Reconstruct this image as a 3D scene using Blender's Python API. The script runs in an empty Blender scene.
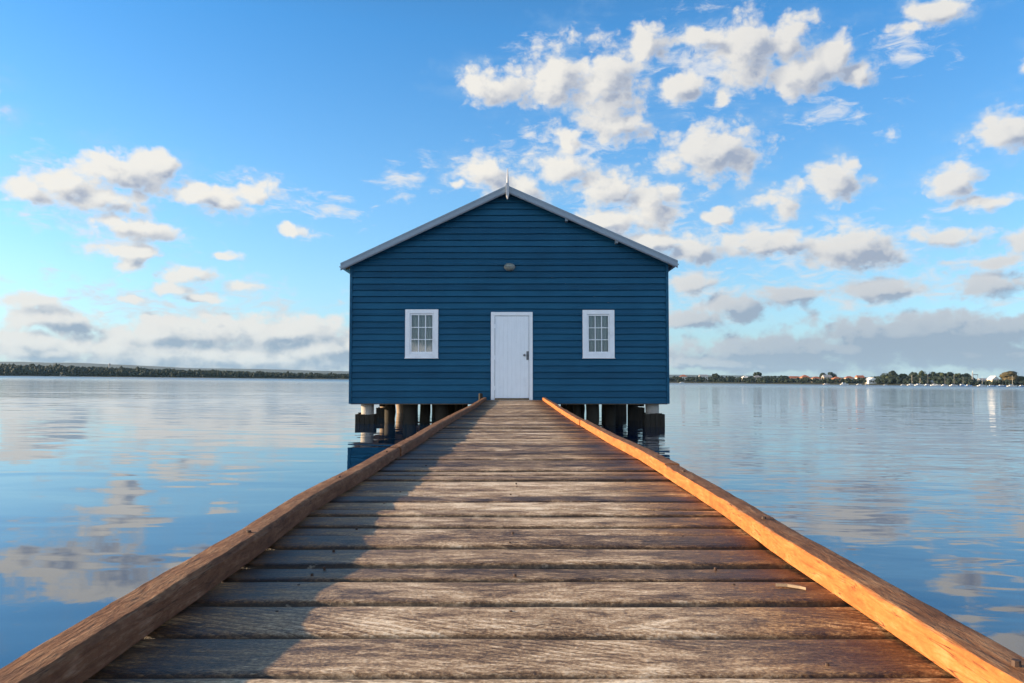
import bpy, bmesh, math, random
from mathutils import Vector, Matrix, noise as mnoise

SC = bpy.context.scene
COL = SC.collection
random.seed(7)
R = math.radians

# ------------------------------------------------------------------ camera
F = 800.0            # focal length in pixels at 1024 wide
VX, VY = 514.0, 380.5
CAMZ = 1.11
DECK = 0.63
YF = 19.75           # front wall of the boathouse
LEAN = R(0.59)

cam_d = bpy.data.cameras.new('camera')
cam = bpy.data.objects.new('camera', cam_d)
COL.objects.link(cam)
cam_d.sensor_width = 36.0
cam_d.lens = 36.0 * F / 1024.0
cam_d.clip_start = 0.05
cam_d.clip_end = 40000
cam.matrix_world = (Matrix.Translation((0, 0, CAMZ)) @ Matrix.Rotation(R(0.143), 4, 'Z')
                    @ Matrix.Rotation(R(90 + 2.79), 4, 'X') @ Matrix.Rotation(LEAN, 4, 'Z'))
SC.camera = cam

# ------------------------------------------------------------------ light
SUN_EL, SUN_BACK = R(11.8), R(3.5)
SUN_DIR = Vector((-math.cos(SUN_EL) * math.cos(SUN_BACK), math.cos(SUN_EL) * math.sin(SUN_BACK), math.sin(SUN_EL)))
sun_d = bpy.data.lights.new('sun', 'SUN')
sun_d.energy = 5.0
sun_d.angle = R(0.6)
sun_d.color = (1.0, 0.74, 0.47)
sun = bpy.data.objects.new('sun', sun_d)
sun.rotation_euler = SUN_DIR.to_track_quat('Z', 'Y').to_euler()
COL.objects.link(sun)

SC.view_settings.view_transform = 'Standard'
SC.view_settings.look = 'None'
SC.view_settings.gamma = 1.0
SC.view_settings.exposure = 1.42
SC.view_settings.use_curve_mapping = False
SC.cycles.use_denoising = True
SC.cycles.denoising_input_passes = 'RGB_ALBEDO_NORMAL'
SC.cycles.denoising_prefilter = 'ACCURATE'
SC.cycles.max_bounces = 6
SC.cycles.sample_clamp_indirect = 6


class NT:
    """small helper for building node trees"""
    def __init__(self, tree):
        self.t = tree
        self.n = tree.nodes
        self.l = tree.links

    def new(self, kind, **props):
        n = self.n.new(kind)
        for k, v in props.items():
            setattr(n, k, v)
        return n

    def put(self, sock, v):
        if v is None:
            return
        if isinstance(v, bpy.types.NodeSocket):
            self.l.new(v, sock)
        else:
            sock.default_value = v

    def math(self, op, a, b=None, c=None, clamp=False):
        n = self.new('ShaderNodeMath', operation=op, use_clamp=clamp)
        for i, v in enumerate((a, b, c)):
            self.put(n.inputs[i], v)
        return n.outputs[0]

    def vec(self, op, a, b=None, scale=None):
        n = self.new('ShaderNodeVectorMath', operation=op)
        self.put(n.inputs[0], a)
        if b is not None:
            self.put(n.inputs[1], b)
        if scale is not None:
            self.put(n.inputs['Scale'], scale)
        return n.outputs['Value'] if op in ('LENGTH', 'DOT_PRODUCT', 'DISTANCE') else n.outputs['Vector']

    def comb(self, x=0.0, y=0.0, z=0.0):
        n = self.new('ShaderNodeCombineXYZ')
        for i, v in enumerate((x, y, z)):
            self.put(n.inputs[i], v)
        return n.outputs[0]

    def sep(self, v):
        n = self.new('ShaderNodeSeparateXYZ')
        self.put(n.inputs[0], v)
        return n.outputs

    def noise(self, v, scale=5.0, detail=4.0, rough=0.5, dist=0.0, color=False, dims='3D'):
        n = self.new('ShaderNodeTexNoise', noise_dimensions=dims)
        self.put(n.inputs['Vector'], v)
        n.inputs['Scale'].default_value = scale
        n.inputs['Detail'].default_value = detail
        n.inputs['Roughness'].default_value = rough
        n.inputs['Distortion'].default_value = dist
        return n.outputs['Color'] if color else n.outputs['Fac']

    def mapr(self, v, a, b, c=0.0, d=1.0, smooth=True):
        n = self.new('ShaderNodeMapRange', interpolation_type='SMOOTHSTEP' if smooth else 'LINEAR')
        self.put(n.inputs['Value'], v)
        for k, x in (('From Min', a), ('From Max', b), ('To Min', c), ('To Max', d)):
            self.put(n.inputs[k], x)
        return n.outputs['Result']

    def mix(self, f, a, b, blend='MIX'):
        n = self.new('ShaderNodeMix', data_type='RGBA', blend_type=blend)
        self.put(n.inputs[0], f)
        self.put(n.inputs[6], a)
        self.put(n.inputs[7], b)
        return n.outputs[2]

    def ramp(self, f, stops, interp='LINEAR'):
        n = self.new('ShaderNodeValToRGB')
        n.color_ramp.interpolation = interp
        e = n.color_ramp.elements
        while len(e) < len(stops):
            e.new(0.5)
        for el, (p, c) in zip(e, stops):
            el.position = p
            el.color = (*c, 1.0)
        self.put(n.inputs[0], f)
        return n.outputs[0]


def rgb(r, g, b):
    return (r, g, b, 1.0)


# ------------------------------------------------------------------ world: sky texture with procedural clouds
world = bpy.data.worlds.new('World')
SC.world = world
world.use_nodes = True

# every cloud is a few soft ellipses in azimuth / elevation (written as degrees-like pixel units of 1/800 rad)
CLOUDS = [
    # high left cumulus
    (28, 188, 30, 15), (62, 180, 50, 24), (110, 172, 56, 26), (150, 162, 24, 17), (95, 198, 50, 14),
    (188, 190, 30, 15), (222, 196, 36, 16), (253, 190, 26, 18), (115, 226, 52, 13), (120, 250, 40, 9), (123, 262, 17, 12),
    (186, 271, 34, 14), (172, 288, 30, 8), (242, 286, 22, 6), (205, 296, 24, 6), (226, 253, 17, 6), (132, 297, 14, 4),
    (294, 231, 18, 8), (28, 300, 40, 12),
    # low left bank
    (50, 318, 62, 15), (170, 335, 90, 20), (280, 330, 110, 19), (60, 348, 130, 18), (220, 356, 210, 20), (30, 338, 70, 12), (330, 350, 90, 24),
    # centre wisps
    (452, 183, 9, 5),
    # great centre cumulus
    (490, 78, 46, 20), (552, 76, 44, 36), (604, 80, 60, 48), (648, 36, 26, 26), (684, 82, 28, 20), (620, 118, 46, 22), (566, 138, 18, 20),
    (480, 172, 36, 18), (512, 190, 40, 18), (560, 165, 44, 18), (606, 186, 56, 22), (648, 205, 40, 28), (600, 222, 44, 20), (668, 186, 24, 12), (655, 240, 50, 14),
    # upper right cumulus
    (742, 44, 50, 42), (786, 30, 40, 28), (806, 66, 44, 28), (842, 54, 32, 24), (864, 68, 20, 14), (720, 94, 15, 12), (700, 30, 26, 12),
    (712, 150, 66, 34), (842, 180, 36, 25), (782, 202, 36, 21), (722, 215, 22, 10), (950, 176, 38, 19), (990, 198, 38, 10),
    (1006, 130, 50, 22), (940, 4, 50, 14), (910, 22, 26, 9), (1060, 60, 40, 20),
    # band of smaller grey clouds on the right
    (700, 246, 44, 19), (764, 245, 66, 17), (852, 250, 66, 30), (942, 236, 56, 11), (1050, 240, 60, 20),
    (692, 282, 32, 14), (740, 303, 36, 17), (688, 318, 36, 13), (792, 295, 36, 9), (884, 293, 58, 14), (992, 286, 62, 20), (996, 262, 56, 8), (1120, 280, 70, 24),
    # low right bank
    (940, 334, 190, 24), (810, 348, 180, 15), (1000, 355, 260, 20), (760, 362, 150, 9),
    # outside the frame
    (-90, 200, 60, 40), (-160, 330, 160, 30), (-60, 90, 50, 26), (560, -60, 90, 26), (860, -90, 90, 36), (250, -120, 70, 24), (-260, 120, 100, 50), (1260, 150, 110, 50),
]

# thin broken cloud without a body of its own
WISPS = [(400, 178, 36, 20), (415, 172, 22, 8), (322, 206, 48, 16), (524, 134, 15, 10), (474, 166, 52, 26), (800, 238, 70, 18), (985, 200, 52, 14), (996, 264, 66, 12), (760, 232, 70, 18),
         (240, 288, 44, 22), (120, 240, 70, 28), (600, 232, 90, 44), (893, 134, 16, 9), (570, 150, 66, 40), (840, 252, 130, 42), (180, 312, 220, 34), (52, 273, 14, 9), (700, 60, 60, 50),
         (540, 40, 40, 14), (830, 110, 60, 16), (910, 40, 50, 26), (296, 231, 24, 9), (640, 215, 80, 50), (700, 300, 70, 34), (880, 290, 170, 26), (230, 190, 70, 26), (60, 190, 80, 44)]
grp = bpy.data.node_groups.new('cloud_field', 'ShaderNodeTree')
grp.interface.new_socket('UV', in_out='INPUT', socket_type='NodeSocketVector')
grp.interface.new_socket('Density', in_out='OUTPUT', socket_type='NodeSocketFloat')
grp.interface.new_socket('Blob', in_out='OUTPUT', socket_type='NodeSocketFloat')
g = NT(grp)
gi = g.new('NodeGroupInput')
go = g.new('NodeGroupOutput')
uv = gi.outputs[0]
w1 = g.vec('SUBTRACT', g.noise(uv, 9.0, 3.0, 0.55, color=True), (0.5, 0.5, 0.5))
w2 = g.vec('SUBTRACT', g.noise(uv, 34.0, 3.0, 0.55, color=True), (0.5, 0.5, 0.5))
p = g.vec('ADD', uv, g.vec('MULTIPLY', w1, (0.050, 0.022, 0.0)))
p = g.vec('ADD', p, g.vec('MULTIPLY', w2, (0.022, 0.016, 0.0)))
acc = None
for (cx, cy, rx, ry) in CLOUDS:
    rx, ry = (rx * 1.08, ry * 1.12) if cy > 290 or cx < 440 else (rx * 0.96, ry * 1.02)
    az = math.atan2(cx - VX, F)
    el = math.atan2(VY + (cx - 512) * 0.0103 - cy, math.hypot(F, cx - VX))
    k = math.cos(az)
    n = g.new('ShaderNodeVectorMath', operation='MULTIPLY_ADD')
    sx, sy = F / (rx * k * k), F / (ry * k)
    g.put(n.inputs[0], p)
    n.inputs[1].default_value = (sx, sy, 0.0)
    n.inputs[2].default_value = (-az * sx, -el * sy, 0.0)
    d = g.vec('LENGTH', n.outputs[0])
    acc = d if acc is None else g.math('SMOOTH_MIN', acc, d, 0.35)
blob = g.math('SUBTRACT', 1.0, acc)
blob = g.math('MAXIMUM', blob, -1.6)
# unseen clouds added beside and behind the viewer to brighten the shaded house front
wu = g.sep(uv)
away = g.math('MULTIPLY', g.mapr(g.math('ABSOLUTE', wu[0]), 0.85, 1.25), g.mapr(wu[1], 0.60, 0.9, 1.0, 0.15))
big = g.noise(g.vec('MULTIPLY', uv, (1.0, 1.6, 1.0)), 3.2, 3.0, 0.5)
gen = g.math('SUBTRACT', g.math('MULTIPLY', away, g.mapr(big, 0.36, 0.62, 0.2, 2.4)), 1.6)
blob = g.math('MAXIMUM', blob, gen)
uva = g.vec('MULTIPLY', uv, (1.0, 1.35, 1.0))
fb = g.noise(g.comb(g.sep(uva)[0], g.sep(uva)[1], 0.0), 20.0, 7.0, 0.59, 0.1)
vo = g.new('ShaderNodeTexVoronoi', feature='SMOOTH_F1', voronoi_dimensions='2D')
wv_ = g.vec('ADD', uva, g.vec('SCALE', w2, scale=0.02))
g.put(vo.inputs['Vector'], wv_)
vo.inputs['Scale'].default_value = 34.0
vo.inputs['Detail'].default_value = 3.0
vo.inputs['Roughness'].default_value = 0.55
vo.inputs['Smoothness'].default_value = 0.35
fb = g.math('ADD', fb, g.math('MULTIPLY', g.math('SUBTRACT', 0.56, vo.outputs['Distance']), 0.32))
dens = g.math('ADD', g.math('MULTIPLY', blob, 0.95), g.math('MULTIPLY', g.math('SUBTRACT', fb, 0.428), 1.55))
dens = g.math('ADD', dens, g.mapr(wu[1], 0.02, 0.11, 0.17, 0.0))
g.l.new(dens, go.inputs[0])
g.l.new(blob, go.inputs[1])

w = NT(world.node_tree)
for n in list(w.n):
    w.n.remove(n)
out = w.new('ShaderNodeOutputWorld')
bg = w.new('ShaderNodeBackground')
bg.inputs['Strength'].default_value = 0.10
w.l.new(bg.outputs[0], out.inputs['Surface'])
sky = w.new('ShaderNodeTexSky', sky_type='NISHITA')
sky.sun_disc = False
sky.sun_elevation = SUN_EL
sky.sun_rotation = math.atan2(SUN_DIR.x, SUN_DIR.y)
sky.air_density = 1.0
sky.dust_density = 0.6
sky.ozone_density = 2.0
tc = w.new('ShaderNodeTexCoord')
sx_, sy_, sz_ = w.sep(tc.outputs['Generated'])
azn = w.math('ARCTAN2', sx_, sy_)
eln = w.math('ARCSINE', sz_)
uvw = w.comb(azn, eln, 0.0)


def cloud_at(off):
    n = w.new('ShaderNodeGroup')
    n.node_tree = grp
    w.put(n.inputs[0], w.vec('ADD', uvw, off))
    return n.outputs


d0, b0 = cloud_at((0, 0, 0))
d1, b1 = cloud_at((-0.017, 0.012, 0))
# elevation tint of the clear sky: the photograph's evening sky is a deep, clean blue overhead and pale cyan at the horizon; unseen zenith dimmed to deepen deck shade
tint = w.ramp(w.math('DIVIDE', eln, 1.0), [(0.0, (0.58, 0.81, 1.22)), (0.06, (0.58, 0.80, 1.10)), (0.12, (0.59, 0.81, 1.03)), (0.24, (0.52, 0.84, 1.09)), (0.42, (0.33, 0.78, 1.12)), (0.60, (0.28, 0.55, 0.75)), (1.0, (0.20, 0.32, 0.40))])
clear = w.mix(1.0, sky.outputs[0], tint, 'MULTIPLY')
alpha = w.mapr(d0, -0.05, 0.52)
grad = w.math('SUBTRACT', d1, d0)
gradb = w.math('SUBTRACT', b1, b0)
puff = w.noise(uvw, 30.0, 5.0, 0.6)
occ = w.mapr(w.math('ADD', grad, w.math('MULTIPLY', w.math('SUBTRACT', puff, 0.5), 0.5)), -0.32, 0.40)
body = w.mapr(w.math('ADD', gradb, w.math('MULTIPLY', w.math('SUBTRACT', puff, 0.5), 0.5)), -0.30, 0.30)
thick = w.mapr(d0, 0.0, 0.75, 0.25, 1.0)
occ = w.math('ADD', w.math('MULTIPLY', occ, 0.42), w.math('MULTIPLY', body, 0.42))
occ = w.math('ADD', w.math('MULTIPLY', occ, thick), w.math('MULTIPLY', w.mapr(d1, 0.2, 1.4), 0.30))
lowb = w.mapr(eln, 0.03, 0.20, 1.0, 0.0)
rightness = w.mapr(azn, -0.05, 0.35)
shade = w.math('ADD', occ, w.math('MULTIPLY', w.math('MULTIPLY', w.math('ADD', rightness, 0.02), lowb), 0.62), clamp=True)
shade = w.math('ADD', shade, w.math('MULTIPLY', w.math('MULTIPLY', rightness, thick), 0.16), clamp=True)
c_lit = w.mix(lowb, rgb(3.45, 3.30, 3.02), rgb(3.10, 3.06, 2.95))
c_shd = w.mix(lowb, rgb(1.36, 1.56, 1.98), rgb(1.18, 1.50, 1.92))
ccol = w.mix(shade, c_lit, c_shd)
# unseen cloud behind the viewer brightened as added fill on door and wall
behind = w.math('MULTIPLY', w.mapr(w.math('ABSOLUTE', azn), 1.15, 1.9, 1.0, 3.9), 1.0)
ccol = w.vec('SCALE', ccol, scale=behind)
wacc = None
pw = w.vec('ADD', uvw, w.vec('MULTIPLY', w.vec('SUBTRACT', w.noise(uvw, 14.0, 4.0, 0.6, color=True), (0.5, 0.5, 0.5)), (0.07, 0.03, 0.0)))
for (cx, cy, rx, ry) in WISPS:
    az = math.atan2(cx - VX, F)
    el = math.atan2(VY + (cx - 512) * 0.0103 - cy, math.hypot(F, cx - VX))
    k = math.cos(az)
    n = w.new('ShaderNodeVectorMath', operation='MULTIPLY_ADD')
    sx, sy = F / (rx * k * k), F / (ry * k)
    w.put(n.inputs[0], pw)
    n.inputs[1].default_value = (sx, sy, 0.0)
    n.inputs[2].default_value = (-az * sx, -el * sy, 0.0)
    d = w.vec('LENGTH', n.outputs[0])
    wacc = d if wacc is None else w.math('SMOOTH_MIN', wacc, d, 0.3)
wf = w.noise(w.vec('MULTIPLY', uvw, (1.0, 2.4, 1.0)), 30.0, 8.0, 0.62, 0.5)
wisp = w.math('ADD', w.math('SUBTRACT', 1.0, wacc), w.math('MULTIPLY', w.math('SUBTRACT', wf, 0.54), 4.2))
wisp = w.math('MULTIPLY', w.mapr(wisp, -0.1, 1.3), 0.85)
# thin veils round the clouds and a pale moist band low down
cir = w.noise(w.vec('MULTIPLY', uvw, (1.0, 3.2, 1.0)), 11.0, 7.0, 0.62, 0.4)
veil = w.math('MULTIPLY', w.mapr(d0, -0.75, 0.35), w.mapr(cir, 0.40, 0.75, 0.0, 0.45))
veil = w.math('MAXIMUM', veil, w.math('MULTIPLY', w.mapr(eln, -0.02, 0.13, 0.62, 0.0), w.mapr(cir, 0.25, 0.7, 0.6, 1.0)))
clear = w.mix(veil, clear, rgb(1.75, 2.38, 3.0))
clear = w.mix(wisp, clear, w.mix(lowb, rgb(3.0, 3.05, 3.1), rgb(2.5, 2.6, 2.7)))
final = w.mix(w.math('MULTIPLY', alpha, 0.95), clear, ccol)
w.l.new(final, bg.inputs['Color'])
world.cycles.sampling_method = 'MANUAL'
world.cycles.sample_map_resolution = 512


# ------------------------------------------------------------------ helpers
def mat(name):
    m = bpy.data.materials.new(name)
    m.use_nodes = True
    t = NT(m.node_tree)
    b = t.n['Principled BSDF']
    return m, t, b


def obj(name, bm, m, parent=None, smooth=False):
    me = bpy.data.meshes.new(name)
    bm.normal_update()
    bm.to_mesh(me)
    bm.free()
    if smooth:
        for p_ in me.polygons:
            p_.use_smooth = True
    o = bpy.data.objects.new(name, me)
    for mm in (m if isinstance(m, (list, tuple)) else [m]):
        me.materials.append(mm)
    COL.objects.link(o)
    if parent is not None:
        o.parent = parent
    return o


def thing(name, label, cat, loc=(0, 0, 0), rotz=0.0, group=None):
    o = bpy.data.objects.new(name, None)
    o.empty_display_size = 0.3
    COL.objects.link(o)
    o.location = loc
    o.rotation_euler = (0, 0, rotz)
    tag(o, label, cat, group)
    return o


def tag(o, label, cat, group=None):
    o['label'] = label
    o['category'] = cat
    if group:
        o['group'] = group
    return o


def box(bm, x0, x1, y0, y1, z0, z1, bev=0.0, mi=0):
    vs = [bm.verts.new(c) for c in ((x0, y0, z0), (x1, y0, z0), (x1, y1, z0), (x0, y1, z0),
                                     (x0, y0, z1), (x1, y0, z1), (x1, y1, z1), (x0, y1, z1))]
    fs = [bm.faces.new([vs[i] for i in f]) for f in ((0, 3, 2, 1), (4, 5, 6, 7), (0, 1, 5, 4), (1, 2, 6, 5), (2, 3, 7, 6), (3, 0, 4, 7))]
    for f in fs:
        f.material_index = mi
    if bev:
        es = list({e for f in fs for e in f.edges})
        bmesh.ops.bevel(bm, geom=es, offset=bev, segments=2, affect='EDGES', profile=0.6)
    return vs


def tube(bm, pts, radii, seg=10, cap=True):
    rings = []
    for i, (p_, r) in enumerate(zip(pts, radii)):
        p_ = Vector(p_)
        a = Vector(pts[max(i - 1, 0)])
        b = Vector(pts[min(i + 1, len(pts) - 1)])
        d = (b - a).normalized()
        u = d.orthogonal().normalized() if abs(d.z) < 0.9 else Vector((1, 0, 0))
        u = (u - d * u.dot(d)).normalized()
        v = d.cross(u)
        rings.append([bm.verts.new(p_ + (u * math.cos(t) + v * math.sin(t)) * r) for t in [2 * math.pi * k / seg for k in range(seg)]])
    for a, b in zip(rings, rings[1:]):
        for k in range(seg):
            bm.faces.new((a[k], a[(k + 1) % seg], b[(k + 1) % seg], b[k]))
    if cap:
        bm.faces.new(rings[0][::-1])
        bm.faces.new(rings[-1])
    return rings


def ellipsoid(bm, c, r, sub=2, jit=0.0, fr=1.0, seed=0.0):
    res = bmesh.ops.create_icosphere(bm, subdivisions=sub, radius=1.0)
    for v in res['verts']:
        n = v.co.copy()
        k = 1.0 + jit * mnoise.noise(n * fr * 2.0 + Vector((seed, seed * 1.7, seed * 0.3))) + jit * 0.6 * random.uniform(-1, 1)
        v.co = Vector((c[0] + n.x * r[0] * k, c[1] + n.y * r[1] * k, c[2] + n.z * r[2] * k))
    return res['verts']


# ------------------------------------------------------------------ materials
def wood_deck():
    m, t, b = mat('weathered deck planks')
    tcn = t.new('ShaderNodeTexCoord').outputs['Object']
    rnd = t.new('ShaderNodeNewGeometry').outputs['Random Per Island']
    off = t.comb(t.math('MULTIPLY', rnd, 37.0), t.math('MULTIPLY', rnd, 91.0), t.math('MULTIPLY', rnd, 17.0))
    p0 = t.vec('ADD', tcn, off)
    grain = t.noise(t.vec('MULTIPLY', p0, (10.0, 46.0, 30.0)), 1.0, 8.0, 0.70, 0.8)
    fine = t.noise(t.vec('MULTIPLY', p0, (120.0, 190.0, 60.0)), 1.0, 4.0, 0.7, 0.3)
    blotch = t.noise(t.vec('MULTIPLY', p0, (5.0, 10.0, 4.0)), 1.0, 7.0, 0.70, 0.5)
    # curved saw marks
    wv = t.new('ShaderNodeTexWave', wave_type='RINGS', rings_direction='Z', wave_profile='SAW')
    t.put(wv.inputs['Vector'], t.vec('ADD', t.vec('MULTIPLY', p0, (1.0, 1.0, 0.0)), t.vec('MULTIPLY', off, (0.06, 0.02, 0.0))))
    wv.inputs['Scale'].default_value = 17.0
    wv.inputs['Distortion'].default_value = 1.2
    wv.inputs['Detail'].default_value = 3.0
    saw = wv.outputs['Fac']
    sawmask = t.mapr(t.noise(t.vec('MULTIPLY', p0, (1.5, 4.0, 1.0)), 1.0, 2.0, 0.5), 0.48, 0.66)
    v = t.math('ADD', t.math('MULTIPLY', t.math('SUBTRACT', grain, 0.5), 0.80), t.math('ADD', t.math('MULTIPLY', t.math('SUBTRACT', blotch, 0.5), 1.15), 0.525))
    v = t.math('ADD', v, t.math('MULTIPLY', t.math('SUBTRACT', rnd, 0.5), 0.30))
    v = t.math('ADD', v, t.math('MULTIPLY', t.math('MULTIPLY', t.math('SUBTRACT', saw, 0.5), sawmask), 0.22))
    v = t.math('ADD', v, t.math('MULTIPLY', t.math('SUBTRACT', fine, 0.5), 0.85))
    # foot traffic has bleached the middle, the sides stay brown
    ox = t.math('ABSOLUTE', t.sep(tcn)[0])
    side = t.mapr(t.math('ADD', ox, t.math('MULTIPLY', t.math('SUBTRACT', blotch, 0.5), 0.5)), 0.34, 0.66)
    v2 = t.math('SUBTRACT', v, t.math('MULTIPLY', side, 0.16))
    col = t.ramp(v2, [(0.24, (0.026, 0.013, 0.006)), (0.40, (0.120, 0.070, 0.034)), (0.54, (0.30, 0.200, 0.112)), (0.67, (0.54, 0.415, 0.280)), (0.82, (0.78, 0.68, 0.54))])
    at = t.new('ShaderNodeAttribute', attribute_name='edge')
    speck = t.noise(t.vec('MULTIPLY', p0, (26.0, 60.0, 10.0)), 1.0, 5.0, 0.65)
    grime = t.math('MULTIPLY', t.mapr(at.outputs['Fac'], 0.1, 0.95), t.mapr(speck, 0.25, 0.6, 0.55, 0.95))
    col = t.mix(grime, col, rgb(0.018, 0.013, 0.009))
    pale = t.mapr(speck, 0.62, 0.76)
    col = t.mix(t.math('MULTIPLY', pale, 0.35), col, rgb(0.60, 0.55, 0.47))
    brown = t.mix(1.0, col, rgb(0.92, 0.69, 0.43), 'MULTIPLY')
    col = t.mix(t.math('MULTIPLY', side, 0.85), col, brown)
    t.put(b.inputs['Base Color'], col)
    crk = t.noise(t.vec('MULTIPLY', p0, (3.0, 70.0, 10.0)), 1.0, 3.0, 0.5, 1.0)
    crk = t.mapr(t.math('ABSOLUTE', t.math('SUBTRACT', crk, 0.5)), 0.004, 0.018, 1.0, 0.0)
    crk = t.math('MULTIPLY', crk, t.mapr(t.noise(t.vec('MULTIPLY', p0, (2.0, 9.0, 3.0)), 1.0, 3.0, 0.5), 0.50, 0.60))
    col = t.mix(t.math('MULTIPLY', crk, 0.8), col, rgb(0.012, 0.008, 0.006))
    t.put(b.inputs['Base Color'], col)
    t.put(b.inputs['Roughness'], t.mapr(v, 0.4, 0.9, 0.42, 0.72))
    b.inputs['Specular IOR Level'].default_value = 0.45
    bump = t.new('ShaderNodeBump')
    bump.inputs['Strength'].default_value = 0.75
    bump.inputs['Distance'].default_value = 0.006
    hh = t.math('ADD', t.math('MULTIPLY', grain, 1.0), t.math('MULTIPLY', fine, 0.55))
    hh = t.math('ADD', hh, t.math('MULTIPLY', t.math('MULTIPLY', saw, sawmask), 0.16))
    t.put(bump.inputs['Height'], hh)
    t.put(b.inputs['Normal'], bump.outputs[0])
    return m


def wood_kerb(name, stops):
    m, t, b = mat(name)
    tcn = t.new('ShaderNodeTexCoord').outputs['Object']
    grain = t.noise(t.vec('MULTIPLY', tcn, (45.0, 5.0, 45.0)), 1.0, 7.0, 0.66, 0.9)
    blotch = t.noise(t.vec('MULTIPLY', tcn, (14.0, 8.0, 14.0)), 1.0, 6.0, 0.66, 0.4)
    fine = t.noise(t.vec('MULTIPLY', tcn, (160.0, 40.0, 160.0)), 1.0, 3.0, 0.6)
    v = t.math('ADD', t.math('MULTIPLY', grain, 0.55), t.math('MULTIPLY', blotch, 0.5))
    v = t.math('ADD', v, t.math('MULTIPLY', t.math('SUBTRACT', fine, 0.5), 0.25))
    col = t.ramp(v, stops)
    # top faces are weathered grey brown
    nz = t.sep(t.new('ShaderNodeNewGeometry').outputs['Normal'])[2]
    top = t.mapr(t.math('ADD', nz, t.math('MULTIPLY', t.math('SUBTRACT', blotch, 0.5), 0.8)), 0.35, 0.85)
    grey = t.ramp(v, [(0.3, (0.040, 0.020, 0.010)), (0.50, (0.16, 0.075, 0.034)), (0.72, (0.33, 0.20, 0.11))])
    col = t.mix(t.math('MULTIPLY', top, 0.92), col, grey)
    t.put(b.inputs['Base Color'], col)
    crk = t.noise(t.vec('MULTIPLY', tcn, (60.0, 2.4, 60.0)), 1.0, 3.0, 0.5, 0.8)
    crk = t.mapr(t.math('ABSOLUTE', t.math('SUBTRACT', crk, 0.5)), 0.004, 0.020, 1.0, 0.0)
    crk = t.math('MULTIPLY', crk, t.mapr(blotch, 0.46, 0.58))
    col = t.mix(t.math('MULTIPLY', crk, 0.75), col, rgb(0.012, 0.008, 0.006))
    t.put(b.inputs['Base Color'], col)
    b.inputs['Roughness'].default_value = 0.74
    b.inputs['Specular IOR Level'].default_value = 0.22
    bump = t.new('ShaderNodeBump')
    bump.inputs['Strength'].default_value = 0.7
    bump.inputs['Distance'].default_value = 0.006
    t.put(bump.inputs['Height'], t.math('ADD', grain, t.math('MULTIPLY', fine, 0.5)))
    t.put(b.inputs['Normal'], bump.outputs[0])
    return m


def paint(name, c, var=0.18, rough=0.5, scale=3.0, streak=(1, 1, 1), bump=0.15, dirt=None):
    m, t, b = mat(name)
    tcn = t.new('ShaderNodeTexCoord').outputs['Object']
    pp = t.vec('MULTIPLY', tcn, streak)
    n1 = t.noise(pp, scale, 5.0, 0.6)
    n2 = t.noise(pp, scale * 14, 3.0, 0.6)
    v = t.math('ADD', t.math('MULTIPLY', n1, 0.7), t.math('MULTIPLY', n2, 0.3))
    lo = tuple(x * (1 - var) for x in c)
    hi = tuple(min(1, x * (1 + var)) for x in c)
    col = t.ramp(v, [(0.3, lo), (0.7, hi)])
    if dirt:
        dn = t.mapr(t.noise(tcn, 2.2, 6.0, 0.65), 0.56, 0.74)
        col = t.mix(t.math('MULTIPLY', dn, 0.35), col, rgb(*dirt))
    t.put(b.inputs['Base Color'], col)
    t.put(b.inputs['Roughness'], t.mapr(n1, 0.3, 0.7, rough - 0.08, rough + 0.1))
    bp = t.new('ShaderNodeBump')
    bp.inputs['Strength'].default_value = bump
    bp.inputs['Distance'].default_value = 0.004
    t.put(bp.inputs['Height'], t.math('ADD', n1, t.math('MULTIPLY', n2, 0.5)))
    t.put(b.inputs['Normal'], bp.outputs[0])
    return m


def blue_boards():
    m, t, b = mat('blue painted weatherboard')
    tcn = t.new('ShaderNodeTexCoord').outputs['Object']
    x, y, z = t.sep(tcn)
    row = t.math('FLOOR', t.math('DIVIDE', t.math('SUBTRACT', z, 0.542), 0.156))
    wn = t.new('ShaderNodeTexWhiteNoise', noise_dimensions='1D')
    t.put(wn.inputs['W'], row)
    grain = t.noise(t.vec('MULTIPLY', tcn, (1.6, 1.6, 46.0)), 1.0, 5.0, 0.6)
    blot = t.noise(tcn, 1.1, 5.0, 0.6)
    v = t.math('ADD', t.math('MULTIPLY', grain, 0.4), t.math('MULTIPLY', blot, 0.4))
    v = t.math('ADD', v, t.math('MULTIPLY', wn.outputs['Value'], 0.2))
    col = t.ramp(v, [(0.3, (0.0030, 0.054, 0.110)), (0.46, (0.0046, 0.072, 0.145)), (0.62, (0.0078, 0.094, 0.180)), (0.8, (0.02, 0.118, 0.205))])
    t.put(b.inputs['Base Color'], col)
    b.inputs['Roughness'].default_value = 0.6
    b.inputs['Specular IOR Level'].default_value = 0.22
    bp = t.new('ShaderNodeBump')
    bp.inputs['Strength'].default_value = 0.25
    bp.inputs['Distance'].default_value = 0.004
    t.put(bp.inputs['Height'], grain)
    t.put(b.inputs['Normal'], bp.outputs[0])
    return m


def simple(name, c, rough=0.7, metal=0.0, var=0.25, scale=4.0):
    m, t, b = mat(name)
    tcn = t.new('ShaderNodeTexCoord').outputs['Object']
    v = t.noise(tcn, scale, 4.0, 0.6)
    col = t.ramp(v, [(0.3, tuple(x * (1 - var) for x in c)), (0.7, tuple(min(1, x * (1 + var)) for x in c))])
    t.put(b.inputs['Base Color'], col)
    b.inputs['Roughness'].default_value = rough
    b.inputs['Metallic'].default_value = metal
    return m


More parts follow.
